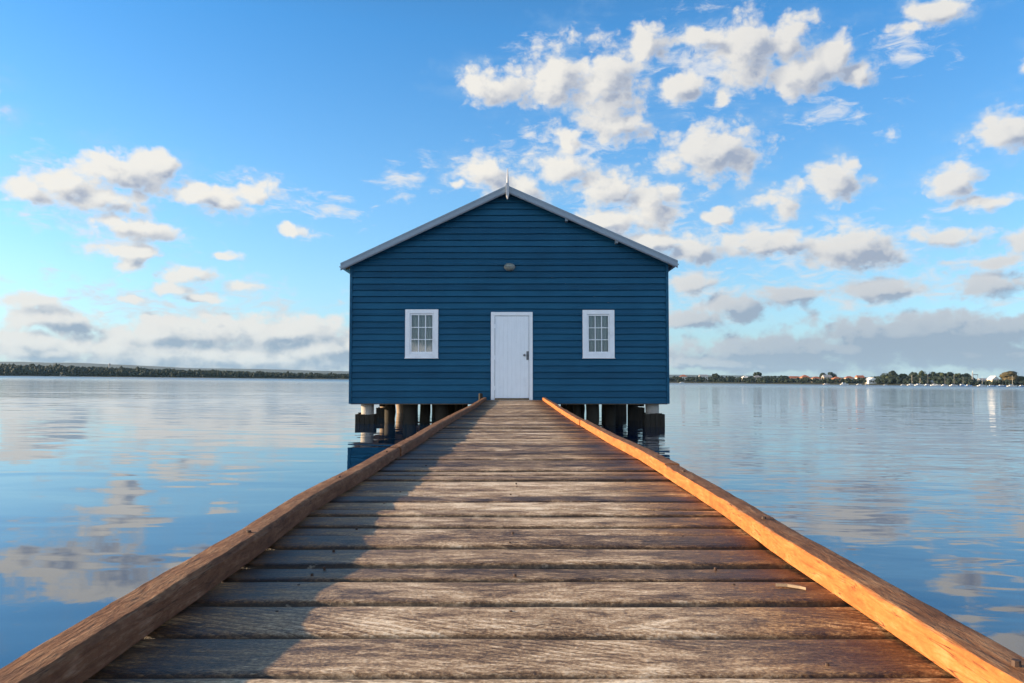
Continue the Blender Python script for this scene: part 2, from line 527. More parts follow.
M_DECK = wood_deck()
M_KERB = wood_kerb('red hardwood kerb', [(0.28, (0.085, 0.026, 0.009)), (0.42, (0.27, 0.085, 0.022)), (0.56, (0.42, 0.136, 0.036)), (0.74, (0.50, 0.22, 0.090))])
M_KERB_SHADE = wood_kerb('weathered kerb with painted shade', [(0.28, (0.030, 0.014, 0.008)), (0.42, (0.085, 0.036, 0.018)), (0.56, (0.15, 0.068, 0.034)), (0.74, (0.28, 0.17, 0.11))])  # left kerb timber, shade of its inner face put into a darker colour
M_BLUE = blue_boards()
M_WHITE = paint('white gloss trim paint', (0.80, 0.83, 0.87), 0.06, 0.42, 5.0, (1, 1, 1), 0.12, (0.5, 0.5, 0.5))
M_DOOR = paint('white door paint', (0.79, 0.84, 0.89), 0.06, 0.5, 3.0, (6, 1, 1), 0.15, (0.52, 0.54, 0.58))
M_BARGE = paint('pale grey metal flashing', (0.23, 0.295, 0.36), 0.14, 0.45, 2.0, (1, 1, 1), 0.08)
M_ROOF = paint('grey roof metal', (0.42, 0.44, 0.47), 0.12, 0.45, 2.0)
M_TIMBER = paint('dark soaked timber', (0.022, 0.018, 0.012), 0.5, 0.9, 3.0, (6, 6, 1), 0.7, (0.035, 0.04, 0.02))
M_BARE = paint('bare brown timber', (0.22, 0.15, 0.09), 0.35, 0.75, 3.0, (6, 6, 1), 0.4)
M_CONC = paint('pale concrete pile', (0.33, 0.31, 0.28), 0.25, 0.8, 4.0, (1, 1, 1), 0.4, (0.12, 0.11, 0.08))
M_DARKMETAL = simple('dark door hardware', (0.13, 0.135, 0.15), 0.4, 0.8)
M_LAMP = simple('frosted lamp glass', (0.22, 0.24, 0.21), 0.35)
M_LAMPB = simple('grey lamp body', (0.22, 0.24, 0.25), 0.5, 0.4)
M_CURT = paint('pale net curtain', (0.40, 0.43, 0.45), 0.2, 0.9, 9.0, (6, 1, 1), 0.1)
M_INT = simple('dark interior lining', (0.05, 0.045, 0.04), 0.9)
M_RUST = simple('rusty bolt head', (0.06, 0.035, 0.025), 0.7, 0.4)


def glass_mat():
    m, t, b = mat('window glass')
    t.n.remove(b)
    o = t.n['Material Output']
    tr = t.new('ShaderNodeBsdfTransparent')
    tr.inputs[0].default_value = rgb(0.80, 0.86, 0.88)
    gl = t.new('ShaderNodeBsdfGlossy')
    gl.inputs['Roughness'].default_value = 0.03
    fr = t.new('ShaderNodeFresnel')
    fr.inputs[0].default_value = 1.5
    mx = t.new('ShaderNodeMixShader')
    t.l.new(t.math('ADD', fr.outputs[0], 0.05), mx.inputs[0])
    t.l.new(tr.outputs[0], mx.inputs[1])
    t.l.new(gl.outputs[0], mx.inputs[2])
    t.l.new(mx.outputs[0], o.inputs[0])
    return m


M_GLASS = glass_mat()


# ------------------------------------------------------------------ water
def water_mat():
    m, t, b = mat('calm river water')
    tcn = t.new('ShaderNodeTexCoord').outputs['Object']
    b.inputs['Base Color'].default_value = rgb(0.0008, 0.019, 0.058)
    b.inputs['IOR'].default_value = 2.05
    a1 = t.noise(t.vec('MULTIPLY', tcn, (0.45, 0.95, 1.0)), 1.0, 1.5, 0.45, 0.5)
    a2 = t.noise(t.vec('MULTIPLY', tcn, (1.3, 3.0, 1.0)), 1.0, 2.0, 0.5, 0.3)
    a3 = t.noise(t.vec('MULTIPLY', tcn, (0.05, 0.14, 1.0)), 1.0, 2.0, 0.5)
    # patches of breeze: glassy close in on the left, more ripple on the right
    br = t.noise(t.vec('MULTIPLY', tcn, (0.035, 0.06, 1.0)), 1.0, 2.0, 0.5)
    x, y, z = t.sep(tcn)
    br = t.math('ADD', br, t.mapr(x, -6.0, 8.0, -0.16, 0.16))
    br = t.math('ADD', br, t.mapr(y, 6.0, 26.0, 0.0, 0.16))
    br = t.mapr(br, 0.38, 0.66, 0.07, 1.0)
    # the open river further out is ruffled by the breeze
    t.put(b.inputs['Roughness'], t.math('ADD', t.mapr(y, 16.0, 80.0, 0.004, 0.060), t.mapr(y, 70.0, 600.0, 0.0, 0.24)))
    h = t.math('ADD', t.math('MULTIPLY', t.math('MULTIPLY', a1, t.math('ADD', t.math('MULTIPLY', br, 0.9), 0.75)), 0.013), t.math('MULTIPLY', a3, 0.045))
    h = t.math('ADD', h, t.math('MULTIPLY', t.math('MULTIPLY', a2, br), 0.0075))
    bp = t.new('ShaderNodeBump')
    bp.inputs['Strength'].default_value = 1.0
    bp.inputs['Distance'].default_value = 1.0
    t.put(bp.inputs['Height'], h)
    t.put(b.inputs['Normal'], bp.outputs[0])
    return m


bm = bmesh.new()
W = 9000
vs = [bm.verts.new(c) for c in ((-W, -3000, 0), (W, -3000, 0), (W, W, 0), (-W, W, 0))]
bm.faces.new(vs)
water = obj('water', bm, water_mat())
water['kind'] = 'structure'


# ------------------------------------------------------------------ far shore
def lerp_tab(tab, x):
    if x <= tab[0][0]:
        return tab[0][1]
    for (a, va), (b, vb) in zip(tab, tab[1:]):
        if x <= b:
            return va + (vb - va) * (x - a) / (b - a)
    return tab[-1][1]


SHORE_Y = [(-600, 1500), (0, 1400), (350, 1350), (512, 1250), (670, 1150), (820, 1000), (1024, 850), (1600, 700)]
# height of the wood above the waterline, in pixels of the photograph
WOOD_H = [(-600, 13), (0, 10.3), (60, 9.9), (120, 8.6), (180, 7.8), (240, 6.8), (300, 5.8), (350, 5.4), (512, 5.2), (670, 5.6), (700, 6.4), (750, 7.0), (800, 6.6), (850, 6.2),
          (875, 8.0), (890, 10.0), (910, 9.5), (930, 11), (950, 11), (968, 10.5), (975, 6), (1000, 7), (1024, 7), (1600, 10)]


def shore(px, back=0.0):
    y = lerp_tab(SHORE_Y, px) + back
    return (px - VX) / F * y, y


def land_h(px, back):
    base = 3.0 + (4.5 if px < 400 else 3.0) * min(1, back / 120.0)
    return min(0.9 + back * 0.09, base) + 0.8 * mnoise.noise(Vector((px * 0.02, back * 0.01, 3.3)))


M_LAND = simple('dark grassy bank', (0.022, 0.028, 0.018), 0.9, 0, 0.5, 0.03)
bm = bmesh.new()
backs = [-8, 0, 6, 20, 45, 80, 130, 220, 400]
grid = []
for i in range(0, 126):
    px = -500 + i * 16
    row = []
    for bk in backs:
        x, y = shore(px, bk + (3 * mnoise.noise(Vector((px * 0.05, 0, 0))) if bk <= 6 else 0))
        z = -1.0 if bk < 0 else (0.35 if bk == 0 else max(0.5, land_h(px, bk)))
        row.append(bm.verts.new((x, y, z)))
    grid.append(row)
for a, b_ in zip(grid, grid[1:]):
    for k in range(len(backs) - 1):
        bm.faces.new((a[k], b_[k], b_[k + 1], a[k + 1]))
terrain = obj('terrain', bm, M_LAND, smooth=True)
terrain['kind'] = 'structure'

# distant low hills
bm = bmesh.new()
grid = []
HILL = [(-700, 15), (0, 13.6), (70, 13.4), (150, 11.0), (190, 9.2), (260, 9.0), (330, 7.8), (400, 7), (512, 7), (670, 7.5), (760, 7.6), (900, 6.0), (1100, 6), (1700, 7)]
for i in range(0, 161):
    px = -700 + i * 15
    yb = 6800
    h = lerp_tab(HILL, px) / F * yb * (1 + 0.05 * mnoise.noise(Vector((px * 0.03, 1, 0))))
    row = []
    for bk, k in ((-500, 0.0), (-250, 0.55), (0, 1.0), (300, 0.8), (700, 0.0)):
        y = yb + bk
        row.append(bm.verts.new(((px - VX) / F * y, y, max(-1, k * h + (-1 if k == 0 else 0)))))
    grid.append(row)
for a, b_ in zip(grid, grid[1:]):
    for k in range(4):
        bm.faces.new((a[k], b_[k], b_[k + 1], a[k + 1]))
hills = obj('hills', bm, simple('far wooded hills', (0.022, 0.036, 0.040), 0.95, 0, 0.3, 0.004), smooth=True)
hills['kind'] = 'structure'


def foliage(name, c1, c2, sc=0.25):
    m, t, b = mat(name)
    tcn = t.new('ShaderNodeTexCoord').outputs['Object']
    rnd = t.new('ShaderNodeNewGeometry').outputs['Random Per Island']
    v = t.math('ADD', t.math('MULTIPLY', t.noise(tcn, sc, 5.0, 0.65), 0.65), t.math('MULTIPLY', rnd, 0.35))
    t.put(b.inputs['Base Color'], t.ramp(v, [(0.25, c1), (0.75, c2)]))
    b.inputs['Roughness'].default_value = 0.8
    b.inputs['Specular IOR Level'].default_value = 0.2
    return m


M_WOOD = foliage('dark evergreen foliage', (0.006, 0.013, 0.012), (0.021, 0.033, 0.022))
M_TREE = foliage('olive foliage', (0.016, 0.026, 0.014), (0.050, 0.060, 0.028))
M_TREEB = foliage('brownish foliage', (0.030, 0.028, 0.014), (0.085, 0.065, 0.030))
M_TRUNK = simple('grey bark', (0.10, 0.08, 0.06), 0.9)


ICO = {}
for sub_ in (1, 2):
    tb = bmesh.new()
    bmesh.ops.create_icosphere(tb, subdivisions=sub_, radius=1.0)
    ICO[sub_] = ([v.co.copy() for v in tb.verts], [tuple(v.index for v in f.verts) for f in tb.faces])
    tb.free()


class Mass:
    """plain vertex and face lists, quick to fill"""
    def __init__(self):
        self.v, self.f = [], []

    def build(self, name, m, parent=None):
        me = bpy.data.meshes.new(name)
        me.from_pydata(self.v, [], self.f)
        me.materials.append(m)
        o = bpy.data.objects.new(name, me)
        COL.objects.link(o)
        if parent is not None:
            o.parent = parent
        return o


def crown(ms, c, r, h, seed, lobes=4, leaves=26, sub=1):
    rr = random.Random(seed)
    iv, if_ = ICO[sub]
    for k in range(lobes):
        a = rr.uniform(0, 6.28)
        d = r * rr.uniform(0.15, 0.6)
        s = rr.uniform(0.42, 0.72)
        cc = (c[0] + math.cos(a) * d, c[1] + math.sin(a) * d, c[2] + h * rr.uniform(-0.3, 0.38))
        hz_ = h * 0.5 * s * rr.uniform(0.8, 1.2)
        n0 = len(ms.v)
        for n in iv:
            q = 1.0 + rr.uniform(-0.28, 0.24)
            ms.v.append((cc[0] + n.x * r * s * q, cc[1] + n.y * r * s * q, cc[2] + n.z * hz_ * q))
        ms.f.extend(tuple(q + n0 for q in f) for f in if_)
    for k in range(leaves):
        a = rr.uniform(0, 6.28)
        e = rr.uniform(-0.9, 1.3)
        rad = rr.uniform(0.80, 1.10)
        q = Vector((c[0] + math.cos(a) * math.cos(e) * r * rad * 0.9, c[1] + math.sin(a) * math.cos(e) * r * rad * 0.9, c[2] + math.sin(e) * h * 0.55 * rad))
        s = rr.uniform(0.25, 0.6) * min(1.6, max(0.7, r * 0.2))
        u = Vector((rr.uniform(-1, 1), rr.uniform(-1, 1), rr.uniform(-1, 1))).normalized()
        v = u.orthogonal().normalized()
        n0 = len(ms.v)
        ms.v.extend([tuple(q + u * s), tuple(q + v * s), tuple(q - u * s), tuple(q - v * s)])
        ms.f.append((n0, n0 + 1, n0 + 2, n0 + 3))


def wood(name, p0, p1, n, seed):
    rr = random.Random(seed)
    bm = Mass()
    for i in range(n):
        px = rr.uniform(p0, p1)
        bk = rr.choice((4, 8, 14, 25, 40, 65, 100, 150)) + rr.uniform(0, 8)
        y = lerp_tab(SHORE_Y, px) + bk
        x = (px - VX) / F * y
        top = lerp_tab(WOOD_H, px) / F * y * (1 + 0.10 * mnoise.noise(Vector((px * 0.11, 2.2, seed))) + rr.uniform(-0.12, 0.06))
        if rr.random() < 0.07:
            top *= rr.uniform(1.05, 1.2)
        zb = max(0.6, land_h(px, bk))
        front = min(1.0, (bk + 10) / 60.0)
        top = zb + max(3.0, (top - zb) * (0.62 + 0.38 * front))
        h = top - zb
        r = h * rr.uniform(0.26, 0.50) + 0.8
        crown(bm, (x, y, zb + h * 0.52), min(r, 7.0), h, seed * 1000 + i, 3, 12, 1)
    o = bm.build(name, M_WOOD)
    o['kind'] = 'stuff'
    return o


w_l = wood('wood', -260, 520, 3600, 3)
tag(w_l, 'continuous dark wood along the far shore left of the boathouse', 'wood')
w_r = wood('wood', 522, 1260, 2600, 5)
tag(w_r, 'dark belt of trees along the far shore right of the boathouse', 'wood')


def shore_tree(px, back, hpx, wpx, m, label, seed, group='trees on the right-hand far shore'):
    x, y = shore(px, back)
    zb = max(0.5, land_h(px, back)) - 0.2
    H = hpx / F * y
    r = wpx / F * y * 0.5
    root = thing('tree', label, 'tree', (x, y, zb), 0, group)
    bm = bmesh.new()
    tube(bm, [(0, 0, 0), (0.1, 0, H * 0.25), (0.3, 0.1, H * 0.6)], [0.05 * H * 0.5, 0.035 * H * 0.5, 0.02 * H * 0.5], 7)
    for k in range(3):
        a = k * 2.1 + seed
        tube(bm, [(0.1, 0, H * 0.28), (math.cos(a) * r * 0.5, math.sin(a) * r * 0.5, H * 0.6)], [0.012 * H, 0.006 * H], 5)
    obj('trunk', bm, M_TRUNK, root)
    bm = Mass()
    crown(bm, (0.2, 0, H * 0.60), r, H * 0.78, seed, 8, 240, 2)
    bm.build('crown', m, root)
    return root


# ------------------------------------------------------------------ jetty
JET = thing('jetty', 'long weathered plank jetty with timber kerbs running out to the blue boathouse', 'jetty', (0, 0, DECK))
LEFT_IN = [(-3, .675), (1.3, .675), (2.24, .693), (2.93, .722), (3.96, .708), (4.9, .71), (6.1, .70), (7.8, .712), (11, .69), (14, .66), (19.6, .655)]
RIGHT_IN = [(-3, .706), (1.3, .706), (2.3, .717), (2.87, .742), (3.96, .748), (4.8, .748), (5.8, .722), (7.8, .70), (11.3, .687), (15, .69), (19.6, .70)]
KW, KH = 0.074, 0.064

rd = random.Random(11)
edges = [1.322, 1.539, 1.741, 1.958, 2.116, 2.349]
y = 1.322
lo = []
while y > -2.6:
    y -= rd.uniform(0.16, 0.23)
    lo.append(y)
edges = lo[::-1] + edges
y = edges[-1]
while y < 19.5:
    y += rd.uniform(0.15, 0.235)
    edges.append(min(y, 19.72))
bm = bmesh.new()
lay = bm.verts.layers.float.new('edge')
for i, (ya, yb) in enumerate(zip(edges, edges[1:])):
    gap = rd.uniform(0.007, 0.014)
    ya2, yb2 = ya + gap * 0.5, yb - gap * 0.5
    wd = yb2 - ya2
    if wd < 0.05:
        continue
    dz = rd.uniform(-0.004, 0.003)
    tilt = rd.uniform(-0.004, 0.004)
    cup = rd.uniform(-0.002, 0.003)
    prof = [(0.0, -0.045), (0.0, -0.014), (0.003, -0.0075), (0.009, -0.0025), (0.020, 0.0), (wd * 0.3, cup * 0.8), (wd * 0.5, cup), (wd * 0.7, cup * 0.8), (wd - 0.020, 0.0), (wd - 0.009, -0.0025), (wd - 0.003, -0.0075), (wd, -0.014), (wd, -0.045)]
    nx = 60 if 0.8 < ya < 4 else (28 if ya < 9 else 12)
    xl = -lerp_tab(LEFT_IN, ya) - KW - rd.uniform(0.004, 0.02)
    xr = lerp_tab(RIGHT_IN, ya) + KW + rd.uniform(0.004, 0.02)
    rings = []
    for k in range(nx + 1):
        x = xl + (xr - xl) * k / nx
        n1 = mnoise.noise(Vector((x * 5.0, i * 3.7, 0.0))) * 0.0035 + mnoise.noise(Vector((x * 22.0, i * 3.7, 5.0))) * 0.0018
        n2 = mnoise.noise(Vector((x * 5.0, i * 3.7, 9.0))) * 0.0035 + mnoise.noise(Vector((x * 22.0, i * 3.7, 14.0))) * 0.0018
        n3 = mnoise.noise(Vector((x * 2.0, i * 2.1, 20.0))) * 0.003
        ring = []
        for q, (py, pz) in enumerate(prof):
            f = py / wd
            yy = ya2 + py + (n1 * (1 - f) if q < 5 else 0) + (n2 * f if q > 7 else 0)
            ring.append(bm.verts.new((x, yy, pz + dz + tilt * (f - 0.5) * 2 + n3)))
            ring[-1][lay] = (1.0, 1.0, 0.9, 0.45, 0.08, 0.0, 0.0, 0.0, 0.08, 0.45, 0.9, 1.0, 1.0)[q]
        rings.append(ring)
    m_ = len(prof)
    for a, b_ in zip(rings, rings[1:]):
        for q in range(m_):
            bm.faces.new((a[q], a[(q + 1) % m_], b_[(q + 1) % m_], b_[q]))
    bm.faces.new(rings[0][::-1])
    bm.faces.new(rings[-1])
deck = obj('decking', bm, M_DECK, JET, smooth=True)
deck.data.set_sharp_from_angle(angle=R(50))

# nail heads in the planks
bm = bmesh.new()
for ya, yb in zip(edges, edges[1:]):
    if ya > 6 or ya < 0.8:
        continue
    for xx in (-0.50, 0.0, 0.52):
        for f in (0.28, 0.72):
            if rd.random() < 0.30:
                cx = xx + rd.uniform(-0.015, 0.015)
                cy = ya + (yb - ya) * f + rd.uniform(-0.01, 0.01)
                tube(bm, [(cx, cy, -0.004), (cx, cy, 0.0036)], [0.0042, 0.0034], 8)
nails = obj('nail_heads', bm, M_RUST, JET)
nails['kind'] = 'stuff'


def kerb(side, ya, yb, seed):
    """one rough sawn kerb timber following the deck edge"""
    tab = LEFT_IN if side < 0 else RIGHT_IN
    bm = bmesh.new()
    n = max(8, int((yb - ya) / 0.045))
    rings = []
    for k in range(n + 1):
        yy = ya + (yb - ya) * k / n
        xi = lerp_tab(tab, yy) + ((seed * 37) % 11 - 5) * 0.0012
        s = lambda f, o_: mnoise.noise(Vector((yy * f, o_ + seed * 7.1, 0.5)))
        kh = KH + ((seed * 53) % 7 - 3) * 0.0014 + 0.004 * s(1.2, 1) + 0.002 * s(14, 2)
        kw = KW + 0.004 * s(1.0, 3)
        ch = 0.006 + 0.003 * s(3, 4)
        chi = (0.011 if side < 0 else 0.005) + 0.003 * s(5, 5) + 0.0022 * s(30, 8)
        wig = 0.003 * s(2.0, 6)
        b0 = 0.005
        prof = [(0.002 * s(9, 7), b0), (0.0, kh * 0.5), (0.001 + 0.002 * s(18, 11), kh - chi), (chi * 0.55, kh - chi * 0.28), (chi, kh), (kw * 0.55, kh + 0.002 * s(12, 9)), (kw - ch, kh - 0.001), (kw - ch * 0.3, kh - ch * 0.3), (kw, kh - ch), (kw, b0)]
        rings.append([bm.verts.new((side * (xi + wig + a), yy, z)) for a, z in prof])
    m_ = len(prof)
    for a, b_ in zip(rings, rings[1:]):
        for q in range(m_):
            f = (a[q], a[(q + 1) % m_], b_[(q + 1) % m_], b_[q])
            bm.faces.new(f if side < 0 else f[::-1])
    bm.faces.new(rings[0] if side > 0 else rings[0][::-1])
    bm.faces.new(rings[-1][::-1] if side > 0 else rings[-1])
    bmesh.ops.recalc_face_normals(bm, faces=bm.faces[:])
    o = obj('kerb_timber', bm, M_KERB_SHADE if side < 0 else M_KERB, JET, smooth=True)
    o.data.set_sharp_from_angle(angle=R(26))
    # bolts through the top
    yy = ya + 0.35
    while yy < min(yb - 0.1, 6.0):
        if yy > 0.9:
            xi = lerp_tab(tab, yy) + KW * 0.5
            bm = bmesh.new()
            tube(bm, [(side * xi, yy, KH - 0.01), (side * xi, yy, KH + 0.0035)], [0.008, 0.0065], 8)
            obj('bolt_head', bm, M_RUST, o)
        yy += 1.25
    return o


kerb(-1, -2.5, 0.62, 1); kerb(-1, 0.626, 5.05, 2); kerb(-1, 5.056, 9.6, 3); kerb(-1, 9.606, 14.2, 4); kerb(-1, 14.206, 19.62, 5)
kerb(1, -2.5, -0.4, 6); kerb(1, -0.394, 4.02, 7); kerb(1, 4.026, 8.5, 8); kerb(1, 8.506, 13.4, 9); kerb(1, 13.406, 19.62, 10)

# sub-structure
for xx in (-0.5, 0.02, 0.52):
    bm = bmesh.new()
    box(bm, xx - 0.045, xx + 0.045, -2.45, 19.55, -0.235, -0.052)
    obj('joist', bm, M_TIMBER, JET)
for k in range(7):
    yy = -1.0 + k * 3.1
    bm = bmesh.new()
    box(bm, -0.80, 0.80, yy - 0.07, yy + 0.07, -0.39, -0.24)
    obj('crossbeam', bm, M_TIMBER, JET)
    for sx in (-0.62, 0.62):
        bm = bmesh.new()
        tube(bm, [(sx, yy, -2.6), (sx + 0.01, yy, -0.9), (sx, yy, -0.395)], [0.11, 0.105, 0.10], 14)
        obj('pile', bm, M_TIMBER, JET, smooth=True)
# small post stub on the left kerb end, by the wall
bm = bmesh.new()
tube(bm, [(-0.80, 19.5, -0.05), (-0.80, 19.5, 0.16), (-0.80, 19.5, 0.17)], [0.05, 0.05, 0.035], 10)
obj('end_post', bm, M_TIMBER, JET)

# ------------------------------------------------------------------ boathouse
S = 40.5


def hx(px): return (px - VX) / S
def hz(py): return CAMZ + (VY - py) / S


HOUSE = thing('boathouse', 'navy blue weatherboard boathouse with white door standing on piles over the water', 'boathouse', (0, YF, 0))
# children are placed in coordinates relative to (0, YF, 0): y = 0 is the wall face
XL, XR = hx(351), hx(668)
ZB = hz(403.5)
AX, AZ = -0.155, 5.90
ELX, ELZ = -4.244, 3.975
ERX, ERZ = 4.024, 4.037
HD = 11.3             # depth of the building


def roof_z(x):
    if x < AX:
        return ELZ + (AZ - ELZ) * (x - ELX) / (AX - ELX)
    return ERZ + (AZ - ERZ) * (ERX - x) / (ERX - AX)


UND = 0.068


def span(z):
    """wall x-range at height z under the roof"""
    zz = z + UND
    l = XL if zz <= roof_z(XL) else ELX + (zz - ELZ) * (AX - ELX) / (AZ - ELZ)
    r = XR if zz <= roof_z(XR) else ERX - (zz - ERZ) * (ERX - AX) / (AZ - ERZ)
    return l, r


ROW = 0.156
HOLES = [  # x0, x1, z0, z1
    (hx(410.2), hx(434.3), hz(353.3), hz(313.5)),
    (hx(587.6), hx(610.2), hz(353.3), hz(314.2)),
    (hx(494.6), hx(530.0), DECK - 0.05, hz(315.2)),
]
nrow = int((AZ - UND - ZB) / ROW) + 1
bm = bmesh.new()
for r in range(nrow):
    z0 = ZB + r * ROW
    z1 = min(z0 + ROW, AZ - UND - 0.001)
    if z1 <= z0:
        break
    proud = 0.030 + random.uniform(-0.003, 0.003)
    cuts = {z0, z1}
    for (_, _, a, b_) in HOLES:
        for q in (a, b_):
            if z0 < q < z1:
                cuts.add(q)
    for q in (roof_z(XL) - UND, roof_z(XR) - UND):
        if z0 < q < z1:
            cuts.add(q)
    cuts = sorted(cuts)

    def wob(x, zr):
        return 0.007 * mnoise.noise(Vector((x * 0.7, zr * 13.1, 4.0))) + 0.002 * mnoise.noise(Vector((x * 3.0, zr * 13.1, 8.0)))

    for za, zb in zip(cuts, cuts[1:]):
        mid = (za + zb) / 2
        hs = sorted((h for h in HOLES if h[2] < mid < h[3]), key=lambda h: h[0])
        la, ra = span(za)
        lb, rb = span(zb)
        ivs = []
        cur = (la, lb)
        for h in hs:
            ivs.append((cur, (h[0], h[0])))
            cur = (h[1], h[1])
        ivs.append((cur, (ra, rb)))
        for (p0, p1) in ivs:
            n = max(1, int(abs(p1[0] - p0[0]) / 0.3))
            prev = None
            for k in range(n + 1):
                f = k / n
                xa = p0[0] + (p1[0] - p0[0]) * f
                xb = p0[1] + (p1[1] - p0[1]) * f
                fa, fb_ = (za - z0) / ROW, (zb - z0) / ROW
                wa = wob(xa, r) if za == z0 and r > 0 else 0
                wb = wob(xb, r + 1) if zb == z1 else 0
                ya_ = -(proud * (1 - fa) - 0.012 * fa)
                yb_ = -(proud * (1 - fb_) - 0.012 * fb_)
                col = [bm.verts.new((xa, 0.018, za + wa + 0.004)), bm.verts.new((xa, ya_ + 0.003, za + wa)), bm.verts.new((xa, ya_, za + wa + 0.003)), bm.verts.new((xb, yb_, zb + wb))]
                if prev:
                    if za == z0:
                        bm.faces.new((prev[0], col[0], col[1], prev[1]))
                        bm.faces.new((prev[1], col[1], col[2], prev[2]))
                    bm.faces.new((prev[2], col[2], col[3], prev[3]))
                prev = col
bmesh.ops.recalc_face_normals(bm, faces=bm.faces[:])
# make front faces look outwards
for f in bm.faces:
    f.normal_update()
    if f.normal.y > 0.01 or (abs(f.normal.y) <= 0.01 and f.normal.z > 0):
        f.normal_flip()
obj('front_wall', bm, M_BLUE, HOUSE)

# side and rear walls: lapped boards too
for side, X in ((-1, XL), (1, XR)):
    bm = bmesh.new()
    ztop = roof_z(X) - UND
    for r in range(int((ztop - ZB) / ROW) + 1):
        z0, z1 = ZB + r * ROW, min(ZB + (r + 1) * ROW, ztop)
        if z1 - z0 < 0.01:
            continue
        vs = [bm.verts.new(c) for c in ((X, 0.005, z0), (X + side * 0.026, 0.005, z0), (X + side * 0.006, 0.005, z1), (X, 0.005, z1), (X, HD, z0), (X + side * 0.026, HD, z0), (X + side * 0.006, HD, z1), (X, HD, z1))]
        for f in ((0, 1, 2, 3), (7, 6, 5, 4), (0, 4, 5, 1), (1, 5, 6, 2), (3, 2, 6, 7), (0, 3, 7, 4)):
            bm.faces.new([vs[i] for i in f])
    bmesh.ops.recalc_face_normals(bm, faces=bm.faces[:])
    obj('side_wall', bm, M_BLUE, HOUSE)
bm = bmesh.new()
pts = [(XL, ZB), (XR, ZB), (XR, roof_z(XR) - UND), (AX, AZ - UND), (XL, roof_z(XL) - UND)]
fr = [bm.verts.new((x, HD - 0.05, z)) for x, z in pts]
bk = [bm.verts.new((x, HD + 0.01, z)) for x, z in pts]
bm.faces.new(fr); bm.faces.new(bk[::-1])
for i in range(5):
    j = (i + 1) % 5
    bm.faces.new((fr[i], fr[j], bk[j], bk[i]))
bmesh.ops.recalc_face_normals(bm, faces=bm.faces[:])
obj('rear_wall', bm, M_BLUE, HOUSE)
bm = bmesh.new()
box(bm, XL + 0.01, XR - 0.01, 0.012, HD - 0.06, ZB - 0.02, ZB + 0.06)
obj('floor', bm, M_BARE, HOUSE)
for xx in (-3.4, -1.7, 0.0, 1.7, 3.3):
    bm = bmesh.new()
    box(bm, xx - 0.06, xx + 0.06, 0.9, HD - 0.1, ZB - 0.10, ZB - 0.022)
    obj('floor_bearer', bm, M_TIMBER, HOUSE)

# corner boards
for side, X in ((-1, XL), (1, XR)):
    bm = bmesh.new()
    a, b_ = (X - 0.032, X + 0.03) if side < 0 else (X - 0.03, X + 0.032)
    box(bm, a, b_, -0.042, 0.05, ZB - 0.004, roof_z(X) - UND - 0.01, 0.004)
    obj('corner_board', bm, M_BLUE, HOUSE)

# roof
ROOF_F = -0.25
bm = bmesh.new()
for (xe, ze) in ((ELX, ELZ), (ERX, ERZ)):
    nseg = 60
    top, bot = [], []
    d = Vector((AX - xe, 0, AZ - ze)).normalized()
    nrm = Vector((-d.z, 0, d.x)) if d.x > 0 else Vector((d.z, 0, -d.x))
    for k in range(nseg * 2 + 1):
        yy = ROOF_F + 0.02 + (HD + 0.5) * k / (nseg * 2)
        c = 0.012 if k % 2 else -0.006
        e = Vector((xe, yy, ze)) + nrm * (c - 0.03)
        a = Vector((AX, yy, AZ)) + nrm * (c - 0.03)
        top.append((bm.verts.new(e), bm.verts.new(a)))
        bot.append((bm.verts.new(e - nrm * 0.02), bm.verts.new(a - nrm * 0.02)))
    for k in range(nseg * 2):
        bm.faces.new((top[k][0], top[k + 1][0], top[k + 1][1], top[k][1]))
        bm.faces.new((bot[k][0], bot[k][1], bot[k + 1][1], bot[k + 1][0]))
        bm.faces.new((top[k][0], bot[k][0], bot[k + 1][0], top[k + 1][0]))
bmesh.ops.recalc_face_normals(bm, faces=bm.faces[:])
ROOF = obj('roof', bm, M_ROOF, HOUSE)
bm = bmesh.new()
tube(bm, [(AX, ROOF_F + 0.03, AZ - 0.02), (AX, HD + 0.25, AZ - 0.02)], [0.06, 0.06], 10)
obj('ridge_cap', bm, M_BARGE, ROOF)


def sloped(bm, xe, ze, top0, bot0, y0, y1, endcut=0.0):
    """board following one roof slope, its top/bottom offset vertically from the roof line"""
    vs = []
    for yy in (y0, y1):
        for (x, z) in ((xe, ze), (AX, AZ)):
            vs.append(bm.verts.new((x, yy, z - top0)))
            vs.append(bm.verts.new((x, yy, z - bot0)))
    a0, a1, b0, b1, c0, c1, d0, d1 = vs
    for f in ((a0, a1, b1, b0), (c0, d0, d1, c1), (a0, b0, d0, c0), (a1, c1, d1, b1), (a0, c0, c1, a1), (b0, b1, d1, d0)):
        bm.faces.new(f)


for (xe, ze) in ((ELX, ELZ), (ERX, ERZ)):
    bm = bmesh.new()
    sloped(bm, xe, ze, 0.0, 0.140, ROOF_F - 0.012, ROOF_F + 0.014)
    sloped(bm, xe, ze, -0.012, 0.028, ROOF_F - 0.022, ROOF_F + 0.10)
    bmesh.ops.recalc_face_normals(bm, faces=bm.faces[:])
    bo = obj('barge_board', bm, M_BARGE, ROOF)
    bm = bmesh.new()
    sloped(bm, xe, ze, 0.142, 0.170, ROOF_F - 0.004, ROOF_F + 0.016)
    bmesh.ops.recalc_face_normals(bm, faces=bm.faces[:])
    obj('barge_trim', bm, simple('dark grey trim', (0.16, 0.18, 0.22), 0.5), bo)
